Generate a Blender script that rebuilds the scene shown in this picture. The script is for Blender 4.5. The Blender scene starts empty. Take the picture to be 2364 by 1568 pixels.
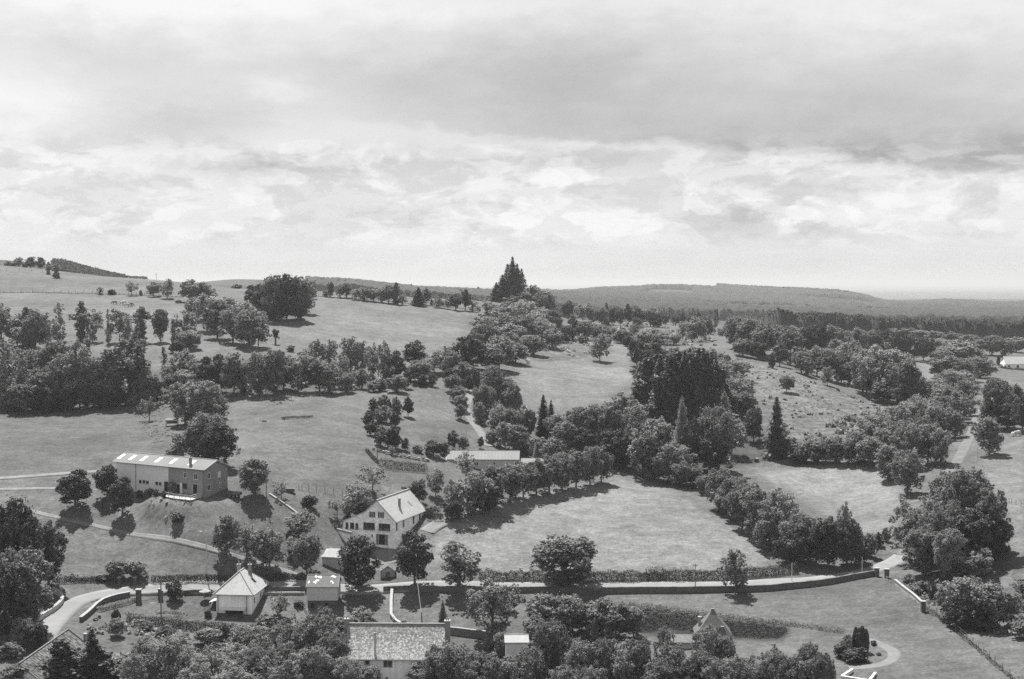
import bpy, bmesh, math, random
import numpy as np
from mathutils import Vector, Matrix, noise as mnoise
from mathutils.bvhtree import BVHTree

# ------------------------------------------------------------------ camera, world, sun, exposure
S = bpy.context.scene
COL = S.collection
FOC = 3283.3           # focal length in the units of a 2364 x 1568 picture
CU, CV, HV = 1182.0, 784.0, 656.0
PITCH = math.atan((CV - HV) / FOC)
cam = bpy.data.cameras.new('camera'); cam.lens = 50; cam.sensor_width = 36
cam.clip_start = 1; cam.clip_end = 90000
cob = bpy.data.objects.new('camera', cam); COL.objects.link(cob)
cob.location = (0, 0, 0); cob.rotation_euler = (math.pi / 2 - PITCH, 0, 0)
S.camera = cob

EXPO = 1.2
S.view_settings.view_transform = 'Standard'
S.view_settings.look = 'None'
S.view_settings.gamma = 1.0
S.view_settings.exposure = EXPO
S.view_settings.use_curve_mapping = False
S.render.engine = 'CYCLES'
S.cycles.max_bounces = 5
S.cycles.diffuse_bounces = 2
S.cycles.glossy_bounces = 1
S.cycles.transmission_bounces = 3
S.cycles.transparent_max_bounces = 6
S.cycles.volume_bounces = 0
S.cycles.use_denoising = False
S.cycles.use_adaptive_sampling = False

SUN_EL, SUN_AZ = math.radians(59), math.radians(-18)      # ahead of the camera, a little to the left
sd = Vector((math.sin(SUN_AZ) * math.cos(SUN_EL), math.cos(SUN_AZ) * math.cos(SUN_EL), math.sin(SUN_EL)))
sun = bpy.data.lights.new('sun', 'SUN'); sun.energy = 5.0; sun.angle = math.radians(0.6); sun.color = (1, 0.995, 0.985)
sob = bpy.data.objects.new('sun', sun); COL.objects.link(sob)
sob.rotation_euler = sd.to_track_quat('Z', 'Y').to_euler(); sob.location = (0, 0, 300)


class NT:
    """small helper for building node trees"""
    def __init__(s, tree): s.t = tree; s.n = tree.nodes; s.l = tree.links
    def node(s, typ, **kw):
        n = s.n.new(typ)
        for k, v in kw.items(): setattr(n, k, v)
        return n
    def put(s, sock, v):
        if isinstance(v, bpy.types.NodeSocket): s.l.new(v, sock)
        elif v is not None: sock.default_value = v
    def m(s, op, a, b=None, c=None, clamp=False):
        n = s.n.new('ShaderNodeMath'); n.operation = op; n.use_clamp = clamp
        s.put(n.inputs[0], a); s.put(n.inputs[1], b); s.put(n.inputs[2], c)
        return n.outputs[0]
    def vm(s, op, a, b=None):
        n = s.n.new('ShaderNodeVectorMath'); n.operation = op
        s.put(n.inputs[0], a); s.put(n.inputs[1], b)
        return n.outputs[0]
    def noise(s, vec, scale, detail=4, rough=0.55, dist=0.0):
        n = s.n.new('ShaderNodeTexNoise')
        s.put(n.inputs['Vector'], vec); n.inputs['Scale'].default_value = scale
        n.inputs['Detail'].default_value = detail; n.inputs['Roughness'].default_value = rough
        n.inputs['Distortion'].default_value = dist
        return n.outputs[0]
    def rng(s, v, a, b, c, d, smooth=False):
        n = s.n.new('ShaderNodeMapRange')
        if smooth: n.interpolation_type = 'SMOOTHSTEP'
        for i, q in enumerate((v, a, b, c, d)): s.put(n.inputs[i], q)
        return n.outputs[0]
    def comb(s, x, y, z):
        n = s.n.new('ShaderNodeCombineXYZ')
        for i, q in enumerate((x, y, z)): s.put(n.inputs[i], q)
        return n.outputs[0]
    def sep(s, v):
        n = s.n.new('ShaderNodeSeparateXYZ'); s.put(n.inputs[0], v)
        return n.outputs


def build_world():
    w = bpy.data.worlds.new('World'); S.world = w; w.use_nodes = True
    w.node_tree.nodes.clear(); t = NT(w.node_tree)
    tc = t.node('ShaderNodeTexCoord').outputs['Generated']
    x, y, z = t.sep(tc)[:3]
    az = t.m('ARCTAN2', x, y)                                   # 0 straight ahead, + to the right
    el = t.m('DIVIDE', z, t.m('SQRT', t.m('ADD', t.m('MULTIPLY', x, x), t.m('MULTIPLY', y, y))))
    # cloud plane coordinates: streaks flatten towards the horizon
    zc = t.m('ADD', t.m('MAXIMUM', z, 0.0), 0.06)
    pl = t.comb(t.m('DIVIDE', x, zc), t.m('DIVIDE', y, zc), 0.0)
    big = t.noise(pl, 0.42, 6, 0.56, 0.25)
    def nz(kx, ky, s, d=7, r=0.6, di=0.2): return t.noise(t.comb(t.m('MULTIPLY', az, kx), t.m('MULTIPLY', el, ky), s), 1.0, d, r, di)
    wav = nz(8, 17, 3.1); fine = nz(26, 60, 9.1, 8, 0.62); lump = nz(17, 40, 21.7, 8, 0.58, 0.35); puff = nz(40, 85, 5.7, 8, 0.6, 0.3); soft = nz(5, 11, 13.3, 4, 0.5)
    strat = nz(9, 110, 2.3, 6, 0.6, 0.1)
    d1 = t.m('SUBTRACT', wav, 0.5); d2 = t.m('SUBTRACT', fine, 0.5); d3 = t.m('SUBTRACT', puff, 0.5)
    aw = t.m('ADD', az, t.m('ADD', t.m('MULTIPLY', t.m('SUBTRACT', lump, 0.5), 0.09), t.m('MULTIPLY', d3, 0.03)))
    ew = t.m('ADD', el, t.m('ADD', t.m('MULTIPLY', d1, 0.030), t.m('ADD', t.m('MULTIPLY', d2, 0.022), t.m('MULTIPLY', d3, 0.012))))
    def A(u): return (u - CU) / FOC
    def E(v): return (HV - v) / FOC
    def blob(u, v, su, sv, amp, sharp=False):
        a = t.m('DIVIDE', t.m('SUBTRACT', aw, A(u)), su / FOC)
        e = t.m('DIVIDE', t.m('SUBTRACT', ew, E(v)), sv / FOC)
        q = t.m('ADD', t.m('MULTIPLY', a, a), t.m('MULTIPLY', e, e))
        if sharp: return t.rng(q, 0.8, 1.12, amp * 1.35, 0.0, True)
        return t.m('MULTIPLY', t.m('EXPONENT', t.m('MULTIPLY', q, -1.0)), amp)
    base = t.rng(el, 0.0, 0.03, 0.74, 0.80)
    base = t.m('MULTIPLY', base, t.rng(el, 0.22, 1.2, 1.0, 0.52, True))
    # the long grey cloud deck: its lower edge is sharp, sinks to the right, and it fades upwards
    lin = t.m('ADD', t.m('MULTIPLY', az, -0.085), E(326))
    q = t.m('SUBTRACT', ew, lin)
    deck = t.m('MULTIPLY', t.rng(q, -0.002, 0.007, 0.0, 1.0, True), t.rng(q, 0.006, 0.115, 1.0, 0.12, True))
    deck = t.m('MULTIPLY', deck, t.rng(aw, -0.16, 0.06, 0.10, 1.0, True))
    v = t.m('ADD', base, t.m('MULTIPLY', deck, -0.26))
    for b in [(2200, 350, 420, 40, -0.05), (570, 390, 160, 32, -0.20), (430, 300, 230, 46, -0.15), (230, 160, 180, 60, -0.08), (1000, 200, 330, 70, -0.07), (650, 170, 260, 40, -0.05),
              (1560, 170, 460, 80, -0.04), (1350, 370, 330, 24, -0.12), (1640, 395, 120, 20, -0.08), (1900, 440, 210, 18, -0.10), (2150, 150, 200, 60, -0.04),
              (870, 500, 120, 16, -0.09), (820, 385, 90, 28, -0.08), (2250, 545, 140, 18, -0.08), (1880, 552, 90, 10, -0.09), (1100, 530, 160, 8, -0.06), (120, 330, 120, 30, -0.06),
              (90, 240, 170, 90, 0.12), (640, 215, 90, 20, 0.10), (1120, 215, 90, 30, 0.06), (300, 30, 600, 60, 0.14), (1300, 20, 800, 40, 0.08), (2200, 60, 300, 60, 0.08), (1000, 360, 130, 10, 0.08), (1850, 360, 160, 8, 0.10)]:
        v = t.m('ADD', v, blob(*b))
    # heaped clouds with crisp tops low in the sky
    for b in [(1430, 512, 118, 26, 0.085), (1210, 492, 52, 28, 0.07), (1590, 472, 40, 18, 0.08), (1900, 508, 90, 32, 0.07), (1300, 415, 110, 22, 0.06), (1060, 490, 90, 20, 0.05), (730, 360, 60, 20, 0.05), (2100, 470, 90, 22, 0.04), (1720, 480, 60, 16, 0.06)]:
        v = t.m('ADD', v, blob(*b, sharp=True))
    v = t.m('ADD', v, blob(1670, 512, 120, 34, -0.16))
    low = t.m('MULTIPLY', t.rng(el, 0.02, 0.035, 0.0, 1.0, True), t.rng(el, 0.085, 0.11, 1.0, 0.0, True))
    cu = t.m('SUBTRACT', t.rng(lump, 0.46, 0.54, 0.0, 1.0, True), 0.5)
    cu2 = t.m('SUBTRACT', t.rng(puff, 0.45, 0.56, 0.0, 1.0, True), 0.5)
    v = t.m('ADD', v, t.m('MULTIPLY', low, t.m('ADD', t.m('MULTIPLY', cu, 0.14), t.m('MULTIPLY', cu2, 0.08))))
    v = t.m('ADD', v, t.m('MULTIPLY', t.m('SUBTRACT', strat, 0.5), t.rng(el, 0.015, 0.06, 0.14, 0.0, True)))
    v = t.m('ADD', v, t.m('MULTIPLY', d1, 0.12)); v = t.m('ADD', v, t.m('MULTIPLY', d2, 0.12)); v = t.m('ADD', v, t.m('MULTIPLY', t.m('SUBTRACT', soft, 0.5), 0.16))
    v = t.m('ADD', v, t.m('MULTIPLY', t.m('SUBTRACT', big, 0.5), t.rng(el, 0.2, 0.6, 0.0, 0.5)))
    v = t.m('MAXIMUM', t.m('MINIMUM', v, 0.94), 0.12)
    v = t.m('MULTIPLY', v, 1.0 / 2 ** EXPO)
    # clear sky behind the clouds shows through only faintly
    sky = t.node('ShaderNodeTexSky', sky_type='NISHITA', sun_disc=False)
    sky.sun_elevation = SUN_EL; sky.sun_rotation = SUN_AZ
    bw = t.node('ShaderNodeRGBToBW'); t.l.new(sky.outputs[0], bw.inputs[0])
    STR = 0.1
    cover = t.rng(big, 0.30, 0.45, 0.93, 1.0, True)
    cloud = t.m('DIVIDE', v, STR)
    mixed = t.m('ADD', t.m('MULTIPLY', cloud, cover), t.m('MULTIPLY', bw.outputs[0], t.m('SUBTRACT', 1.0, cover)))
    # below the horizon: dull ground light
    mixed = t.m('MULTIPLY', mixed, t.rng(z, -0.01, -0.004, 0.15, 1.0))
    bg = t.node('ShaderNodeBackground'); t.l.new(mixed, bg.inputs[0]); bg.inputs[1].default_value = STR
    out = t.node('ShaderNodeOutputWorld'); t.l.new(bg.outputs[0], out.inputs[0])
build_world()

# ------------------------------------------------------------------ materials
MATS = {}
def mat(name, val, rough=0.8, amt=0.25, scale=1.0, bump=0.0, bscale=None, spec=0.25, metal=0.0, lo=None, detail=5, stretch=None, fn=None):
    if name in MATS: return MATS[name]
    m = bpy.data.materials.new(name); m.use_nodes = True; m.node_tree.nodes.clear(); t = NT(m.node_tree)
    b = t.node('ShaderNodeBsdfPrincipled'); o = t.node('ShaderNodeOutputMaterial'); t.l.new(b.outputs[0], o.inputs[0])
    vec = t.node('ShaderNodeTexCoord').outputs['Object']
    if stretch: vec = t.vm('MULTIPLY', vec, stretch)
    f = t.noise(vec, scale, detail, 0.6)
    g = t.noise(vec, scale * 7.3, 3, 0.6)
    f = t.m('ADD', t.m('MULTIPLY', f, 0.65), t.m('MULTIPLY', g, 0.35))
    v = t.rng(f, 0.3, 0.7, val * (1 - amt), val * (1 + amt))
    if fn: v = fn(t, vec, v)
    t.l.new(v, b.inputs['Base Color'])
    b.inputs['Roughness'].default_value = rough; b.inputs['Metallic'].default_value = metal
    b.inputs['Specular IOR Level'].default_value = spec
    if bump:
        bn = t.node('ShaderNodeBump'); bn.inputs['Strength'].default_value = min(1, bump); bn.inputs['Distance'].default_value = 0.06
        t.l.new(t.noise(vec, bscale or scale * 5, 5, 0.6), bn.inputs['Height']); t.l.new(bn.outputs[0], b.inputs['Normal'])
    MATS[name] = m
    return m

def leaf_mat(name, val, trans=0.3, var=0.45, rough=0.55, spec=0.2):
    m = bpy.data.materials.new(name); m.use_nodes = True; m.node_tree.nodes.clear(); t = NT(m.node_tree)
    o = t.node('ShaderNodeOutputMaterial'); b = t.node('ShaderNodeBsdfPrincipled'); tr = t.node('ShaderNodeBsdfTranslucent')
    mix = t.node('ShaderNodeMixShader'); mix.inputs[0].default_value = trans
    vec = t.node('ShaderNodeTexCoord').outputs['Object']
    f = t.noise(vec, 0.55, 3, 0.6); g = t.noise(vec, 3.5, 2, 0.7)
    r = t.node('ShaderNodeObjectInfo').outputs['Random']
    k = t.m('MULTIPLY', t.rng(f, 0.3, 0.7, 1 - var, 1 + var), t.rng(g, 0.3, 0.7, 0.65, 1.4))
    k = t.m('MULTIPLY', k, t.rng(r, 0, 1, 0.78, 1.25))
    v = t.m('MULTIPLY', k, val)
    t.l.new(v, b.inputs['Base Color']); t.l.new(v, tr.inputs['Color'])
    b.inputs['Roughness'].default_value = rough; b.inputs['Specular IOR Level'].default_value = spec
    t.l.new(b.outputs[0], mix.inputs[1]); t.l.new(tr.outputs[0], mix.inputs[2]); t.l.new(mix.outputs[0], o.inputs[0])
    MATS[name] = m
    return m
leaf_mat('leaf_dark', 0.078, 0.25)
leaf_mat('leaf_mid', 0.20, 0.4)
leaf_mat('leaf_pale', 0.26, 0.45)
leaf_mat('leaf_fir', 0.068, 0.15)
leaf_mat('leaf_far', 0.055, 0.0, 0.1, 0.9, 0.02)
leaf_mat('leaf_hedge', 0.05, 0.1, 0.4, 0.8, 0.05)
leaf_mat('leaf_dry', 0.15, 0.25)
BARK = mat('bark', 0.10, 0.9, 0.4, 2.0, 0.5)
PALEBARK = mat('pale_bark', 0.30, 0.9, 0.4, 2.0, 0.3)

# ------------------------------------------------------------------ small scene helpers
def link(o, parent=None):
    COL.objects.link(o)
    if parent is not None: o.parent = parent
    return o
def tag(o, label=None, cat=None, group=None, kind=None):
    if label: o['label'] = label
    if cat: o['category'] = cat
    if group: o['group'] = group
    if kind: o['kind'] = kind
    return o
def empty(name, loc, rz=0.0, scale=(1, 1, 1)):
    o = bpy.data.objects.new(name, None); COL.objects.link(o)
    o.location = loc; o.rotation_euler = (0, 0, rz); o.scale = scale; o.empty_display_size = 0.5
    return o
def raw_mesh(name, co, quads, m, smooth=False):
    """co (n,3) array, quads (k,4) or (k,3) array of indices"""
    co = np.asarray(co, dtype=np.float32).reshape(-1, 3); quads = np.asarray(quads, dtype=np.int32)
    k, c = quads.shape
    me = bpy.data.meshes.new(name)
    me.vertices.add(len(co)); me.vertices.foreach_set('co', co.ravel())
    me.loops.add(k * c); me.loops.foreach_set('vertex_index', quads.ravel())
    me.polygons.add(k); me.polygons.foreach_set('loop_start', np.arange(0, k * c, c, dtype=np.int32))
    me.polygons.foreach_set('loop_total', np.full(k, c, dtype=np.int32))
    if smooth: me.polygons.foreach_set('use_smooth', np.ones(k, dtype=bool))
    if m: me.materials.append(m)
    me.update(calc_edges=True)
    return me

class MB:
    """collects simple solids, links them as one mesh object"""
    def __init__(s): s.v = []; s.f = []
    def poly(s, pts, faces):
        n = len(s.v); s.v += [tuple(p) for p in pts]; s.f += [tuple(i + n for i in f) for f in faces]; return s
    def box(s, x0, x1, y0, y1, z0, z1):
        return s.poly([(x0, y0, z0), (x1, y0, z0), (x1, y1, z0), (x0, y1, z0), (x0, y0, z1), (x1, y0, z1), (x1, y1, z1), (x0, y1, z1)],
                      [(0, 3, 2, 1), (4, 5, 6, 7), (0, 1, 5, 4), (1, 2, 6, 5), (2, 3, 7, 6), (3, 0, 4, 7)])
    def bar(s, a, b, w, h=None):
        h = h or w; a = Vector(a); b = Vector(b); d = (b - a).normalized()
        up = Vector((0, 0, 1)) if abs(d.z) < 0.9 else Vector((0, 1, 0))
        r = d.cross(up).normalized() * w / 2; q = r.cross(d).normalized() * h / 2
        p = [a - r - q, a + r - q, a + r + q, a - r + q, b - r - q, b + r - q, b + r + q, b - r + q]
        return s.poly(p, [(0, 1, 2, 3), (7, 6, 5, 4), (0, 4, 5, 1), (1, 5, 6, 2), (2, 6, 7, 3), (3, 7, 4, 0)])
    def tube(s, pts, rad, n=7):
        base = len(s.v); P = [Vector(p) for p in pts]
        for i, p in enumerate(P):
            d = (P[min(i + 1, len(P) - 1)] - P[max(i - 1, 0)]).normalized()
            up = Vector((1, 0, 0)) if abs(d.x) < 0.8 else Vector((0, 1, 0))
            r = d.cross(up).normalized(); q = d.cross(r)
            R = rad[i] if isinstance(rad, (list, tuple)) else rad
            for k in range(n):
                a = 2 * math.pi * k / n
                s.v.append(tuple(p + (r * math.cos(a) + q * math.sin(a)) * R))
        for i in range(len(P) - 1):
            for k in range(n):
                a = base + i * n + k; b = base + i * n + (k + 1) % n
                s.f.append((a, b, b + n, a + n))
        s.f.append(tuple(base + k for k in range(n))[::-1]); s.f.append(tuple(base + (len(P) - 1) * n + k for k in range(n)))
        return s
    def prism(s, prof, y0, y1):
        """profile in local x,z extruded along y"""
        n = len(prof)
        return s.poly([(x, y0, z) for x, z in prof] + [(x, y1, z) for x, z in prof],
                      [tuple(range(n)), tuple(range(2 * n - 1, n - 1, -1))] + [((i + 1) % n, i, i + n, (i + 1) % n + n) for i in range(n)])
    def prismx(s, prof, x0, x1):
        n = len(prof)
        return s.poly([(x0, y, z) for y, z in prof] + [(x1, y, z) for y, z in prof],
                      [tuple(range(n))[::-1], tuple(range(n, 2 * n))] + [(i, (i + 1) % n, (i + 1) % n + n, i + n) for i in range(n)])
    def slab(s, pts, th):
        """thick sheet from 3 or 4 points, thickness straight down"""
        n = len(pts); P = [Vector(p) for p in pts]
        return s.poly(P + [p - Vector((0, 0, th)) for p in P],
                      [tuple(range(n)), tuple(range(2 * n - 1, n - 1, -1))] + [((i + 1) % n, i, i + n, (i + 1) % n + n) for i in range(n)])
    def mesh(s, name, m, smooth=False):
        me = bpy.data.meshes.new(name); me.from_pydata(s.v, [], s.f); me.validate()
        bm = bmesh.new(); bm.from_mesh(me); bmesh.ops.recalc_face_normals(bm, faces=bm.faces); bm.to_mesh(me); bm.free()
        if smooth:
            for p in me.polygons: p.use_smooth = True
        me.materials.append(m); return me
    def build(s, name, m, parent=None, smooth=False):
        return link(bpy.data.objects.new(name, s.mesh(name, m, smooth)), parent)

# ------------------------------------------------------------------ terrain: real heights, surveyed as (sight line, distance)
CP, SP = math.cos(PITCH), math.sin(PITCH)
def ray(u, v):
    a, b = (u - CU) / FOC, -(v - CV) / FOC
    return Vector((a, b * SP + CP, b * CP - SP))          # not normalised
def project(x, y, z):
    yc = y * CP - z * SP; zc = y * SP + z * CP
    return CU + FOC * x / yc, CV - FOC * zc / yc
# (u, v, distance) of ground points up to 1 km
CT = [(0,1800,195),(600,1880,190),(1182,1880,190),(1800,1800,190),(2364,1750,190),
(0,1600,232),(0,1480,258),(110,1450,268),(525,1420,280),(740,1415,282),(900,1600,243),(900,1500,265),(950,1430,279),(500,1600,240),
(1200,1500,262),(1200,1600,240),(1500,1450,268),(1500,1600,236),(1800,1475,259),(1950,1560,236),(2364,1500,243),(2364,1600,222),(2364,1400,268),
(0,1380,285),(200,1375,287),(400,1357,290),(700,1357,290),(1000,1358,290),(1300,1358,290),(1600,1355,290),(1850,1347,292),(2000,1328,297),(2080,1285,312),
(2100,1350,287),(2200,1400,272),(900,1262,313),(790,1267,312),(980,1250,315),(300,1230,312),(150,1180,320),(0,1128,335),(0,1250,308),(467,1150,318),(250,1128,333),(350,1200,315),(430,1161,313.6),(470,1159,312.6),(390,1160,316),(420,1200,309),(520,1165,314),
(0,1030,372),(0,945,428),(380,940,428),(200,1090,345),(600,1060,350),(800,1075,350),(700,930,420),(560,1152,318),(700,1180,318),(640,1250,305),(600,1310,298),
(1100,1085,372),(900,1085,350),(950,1130,338),(1050,1200,327),(1000,1050,375),(850,985,390),(950,1000,390),(1000,900,450),(850,905,445),
(1050,1225,322),(1300,1150,358),(1430,1105,385),(1600,1170,352),(1500,1300,304),(1780,1300,306),(1200,1320,298),
(1780,1085,400),(2020,1080,398),(2050,1220,332),(1850,1200,345),(1950,1150,370),
(1550,960,455),(1450,1000,430),(1700,1060,412),(1650,1090,400),(1250,950,455),(1200,1000,420),(1150,1050,388),(1100,870,480),(1075,940,435),(1130,1020,402),
(1220,850,520),(1350,850,540),(1300,790,620),(1420,790,630),(1400,930,470),
(20,810,520),(200,805,520),(430,815,505),(560,800,520),(330,860,470),(400,900,447),(700,735,600),(750,800,540),(300,745,585),(100,745,585),(0,675,700),(300,681,690),(480,700,650),(600,760,570),
(0,612,880),(150,627,860),(260,640,850),(400,649,820),(500,663,780),(620,672,740),(730,682,700),(900,690,700),(1000,706,690),(1100,717,690),(900,820,540),(1000,800,560),(850,740,620),(1050,760,620),
(0,630,1000),(150,642,1000),(260,655,980),(400,662,950),(500,675,900),(620,685,870),(730,696,850),(900,706,850),(1000,717,850),(1100,725,850),
(1184,700,800),(1200,735,720),(1280,745,780),(1350,750,800),(1450,757,800),(1600,745,900),(1450,740,900),(1600,790,680),(1700,800,640),(1550,800,650),
(1800,860,540),(1900,960,470),(1850,900,510),(2000,960,475),(2080,935,510),(1950,890,550),(1800,1000,445),(1950,1040,420),(2100,1100,380),(1700,900,510),
(1800,800,680),(1900,800,720),(2000,815,740),(2100,825,760),(2130,885,640),(2330,852,745),(2330,900,600),(2230,1000,440),(2200,1070,385),(2364,1100,362),(2250,950,490),(2364,980,450),(2364,1250,300),(2280,1180,325),(2180,1280,308)]
UC = [-700,0,150,270,400,480,540,600,720,780,850,915,954,1050,1150,1270,1330,1385,1500,1640,1730,1830,1930,1993,2045,2187,2364,3000]
FT = {
1100:[640,636,644,660,667,680,684,690,700,705,708,711,714,722,730,745,748,752,755,762,766,772,778,782,785,790,795,795],
1400:[600,598,613,646,660,668,672,678,688,690,694,700,704,710,716,730,734,738,742,750,754,758,762,765,768,770,772,772],
1800:[640,640,648,658,666,672,673,675,680,683,686,690,694,700,706,712,716,720,724,730,734,738,740,743,745,748,750,750],
2400:[640,640,650,656,659,649,645,648,655,655,661,669,676,682,686,692,696,700,705,712,716,720,724,726,728,732,735,735],
3200:[650,650,655,658,662,658,657,658,662,662,666,670,673,676,677,682,683,684,687,692,697,702,706,709,712,713,715,715],
4000:[660,660,662,664,666,667,668,668,670,670,671,672,673,675,675,677,677,667,661,660,667,670,677,688,703,702,704,704],
5000:[690]*28, 7000:[691]*28, 12000:[675]*13+[677]*15, 32000:[657]*12+[658,659,660,661,661,661]+[662]*10, 48000:[654]*12+[655]*3+[657]*3+[658]*10}

def smooth1(a, k, axis):
    ker = np.exp(-0.5 * (np.arange(-3 * k, 3 * k + 1) / k) ** 2); ker /= ker.sum()
    pad = [(0, 0)] * a.ndim; pad[axis] = (3 * k, 3 * k)
    b = np.pad(a, pad, mode='edge')
    return np.apply_along_axis(lambda r: np.convolve(r, ker, mode='valid'), axis, b)

def build_terrain():
    # lateral steps are dense in the field of view
    tt = np.concatenate([np.linspace(-1.2, -0.40, 14, endpoint=False), np.linspace(-0.40, 0.40, 341), np.linspace(0.40, 1.2, 15)[1:]])
    yy = np.concatenate([np.linspace(40, 180, 12, endpoint=False), np.geomspace(180, 1000, 330, endpoint=False), np.geomspace(1000, 5000, 130, endpoint=False), np.geomspace(5000, 46000, 30)])
    def tv(u, v):
        d = ray(u, v); return d.x / d.y, -d.z / d.y
    P = np.array([(lambda q: (q[0], math.log(y), q[1]))(tv(u, v)) for u, v, y in CT])
    # side anchors
    ex = []
    for (a, b, c) in P:
        if a < -0.33: ex.append((a - 0.25, b, c))
        if a > 0.33: ex.append((a + 0.25, b, c))
    P = np.vstack([P, ex])
    X = np.c_[P[:, 0] * 4.5, P[:, 1] * 3.2]
    # fit the height above a rough plane rather than the slope itself
    def phi(r2): return 0.5 * r2 * np.log(r2 + 1e-12)
    n = len(X); D = ((X[:, None] - X[None]) ** 2).sum(-1)
    K = phi(D) + np.eye(n) * 0.004
    Q = np.c_[np.ones(n), X]
    M = np.block([[K, Q], [Q.T, np.zeros((3, 3))]])
    sol = np.linalg.solve(M, np.r_[P[:, 2], np.zeros(3)])
    T, Y = np.meshgrid(tt, yy)
    G = np.c_[np.clip(T.ravel(), -0.55, 0.55) * 4.5, np.log(np.clip(Y.ravel(), 185, 1000)) * 3.2]
    near = np.concatenate([phi(((g[:, None] - X[None]) ** 2).sum(-1)) @ sol[:n] for g in np.array_split(G, 60)]) + np.c_[np.ones(len(G)), G] @ sol[n:]
    near = near.reshape(T.shape)
    # far table
    ys = sorted(FT); tu = [(u - CU) / FOC for u in UC]
    far = np.zeros((len(ys), len(tt)))
    for i, y in enumerate(ys):
        far[i] = np.interp(tt, tu, [(v - HV) / FOC for v in FT[y]])
    farg = np.zeros_like(T)
    ly = np.log(yy)
    for j in range(len(tt)): farg[:, j] = np.interp(ly, np.log(ys), far[:, j])
    farg = smooth1(smooth1(farg, 2, 0), 2, 1)
    w = np.clip((np.log(Y) - math.log(840)) / (math.log(1080) - math.log(840)), 0, 1); w = w * w * (3 - 2 * w)
    dep = near * (1 - w) + farg * w
    Z = -dep * Y
    z185 = Z[np.argmin(abs(yy - 190))]
    lowm = yy < 190
    Z[lowm] = z185[None, :] + (Y[lowm] - 190) * -0.02
    Xw = T * Y
    nz = np.zeros(Xw.size); xf, yf = Xw.ravel(), Y.ravel()
    for i in range(Xw.size):
        y = yf[i]
        if y < 900:
            nz[i] = 0.28 * mnoise.noise(Vector((xf[i] * 0.09, y * 0.09, 0))) + 0.5 * mnoise.noise(Vector((xf[i] * 0.028, y * 0.028, 5)))
        else:
            k = min(1.0, (y - 900) / 1500)
            nz[i] = (0.5 + k * 4) * mnoise.noise(Vector((xf[i] * 0.006, y * 0.004, 5)))
            if y > 6000: nz[i] += 16 * mnoise.fractal(Vector((xf[i] * 0.0003, y * 0.0002, 2)), 1.0, 2.0, 4)
    # level platforms under the houses
    Z = Z + nz.reshape(Z.shape)
    for cx, cy, r, zz in PADS:
        d = np.sqrt((Xw - cx) ** 2 + (Y - cy) ** 2); k = np.clip(1 - (d - r) / (r * 2.2), 0, 1); k = k * k * (3 - 2 * k)
        Z = np.maximum(Z, Z * (1 - k) + zz * k)
    co = np.stack([Xw, Y, Z], -1).reshape(-1, 3)
    R, C = T.shape
    i = np.arange(R - 1)[:, None] * C + np.arange(C - 1)[None]
    q = np.stack([i, i + 1, i + 1 + C, i + C], -1).reshape(-1, 4)
    return co, q, (R, C)
# centre x, centre y, radius, height of the platforms
PADS = [(-73.8, 317.6, 2.8, -47.95), (-70, 316.0, 2.6, -47.95), (-77.4, 320, 2.6, -47.95)]
TCO, TQ, TRC = build_terrain()
BVH = BVHTree.FromPolygons([tuple(c) for c in TCO.tolist()], TQ.tolist())
DOWN = Vector((0, 0, -1))
def gz(x, y):
    h = BVH.ray_cast(Vector((x, y, 400)), DOWN)
    return h[0].z if h[0] else -70.0
def G(u, v, ymax=None):
    """ground point met by a sight line; never farther than ymax"""
    d = ray(u, v).normalized(); h = BVH.ray_cast(Vector((0, 0, 0)), d)
    if h[0] is not None and (ymax is None or h[0].y <= ymax): return h[0].copy()
    y = ymax or 900; x = d.x / d.y * y
    return Vector((x, y, gz(x, y)))

def inpoly(px, py, poly):
    r = np.zeros(px.shape, dtype=bool); n = len(poly)
    for i in range(n):
        x1, y1 = poly[i]; x2, y2 = poly[(i + 1) % n]
        if y1 == y2: continue
        c = ((py < y1) != (py < y2)) & (px < (x2 - x1) * (py - y1) / (y2 - y1) + x1)
        r ^= c
    return r
def world_poly(pts, ymax=None):
    return [(p.x, p.y) for p in (G(u, v, ymax) for u, v in pts)]
def resample(P, step):
    out = [Vector(P[0])]
    for a, b in zip(P[:-1], P[1:]):
        a, b = Vector(a), Vector(b); n = max(1, int(round((b - a).length / step)))
        out += [a.lerp(b, k / n) for k in range(1, n + 1)]
    return out
def smooth_line(P, it=2):
    P = [Vector(p) for p in P]
    for _ in range(it):
        Q = [P[0]]
        for a, b in zip(P[:-1], P[1:]): Q += [a.lerp(b, 0.25), a.lerp(b, 0.75)]
        Q.append(P[-1]); P = Q
    return P
def gline(pts, step=1.5, smooth=2, ymax=None):
    P = [G(u, v, ymax) for u, v in pts]; P = [Vector((p.x, p.y, 0)) for p in P]
    if smooth: P = smooth_line(P, smooth)
    P = resample(P, step)
    return [Vector((p.x, p.y, gz(p.x, p.y))) for p in P]
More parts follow.
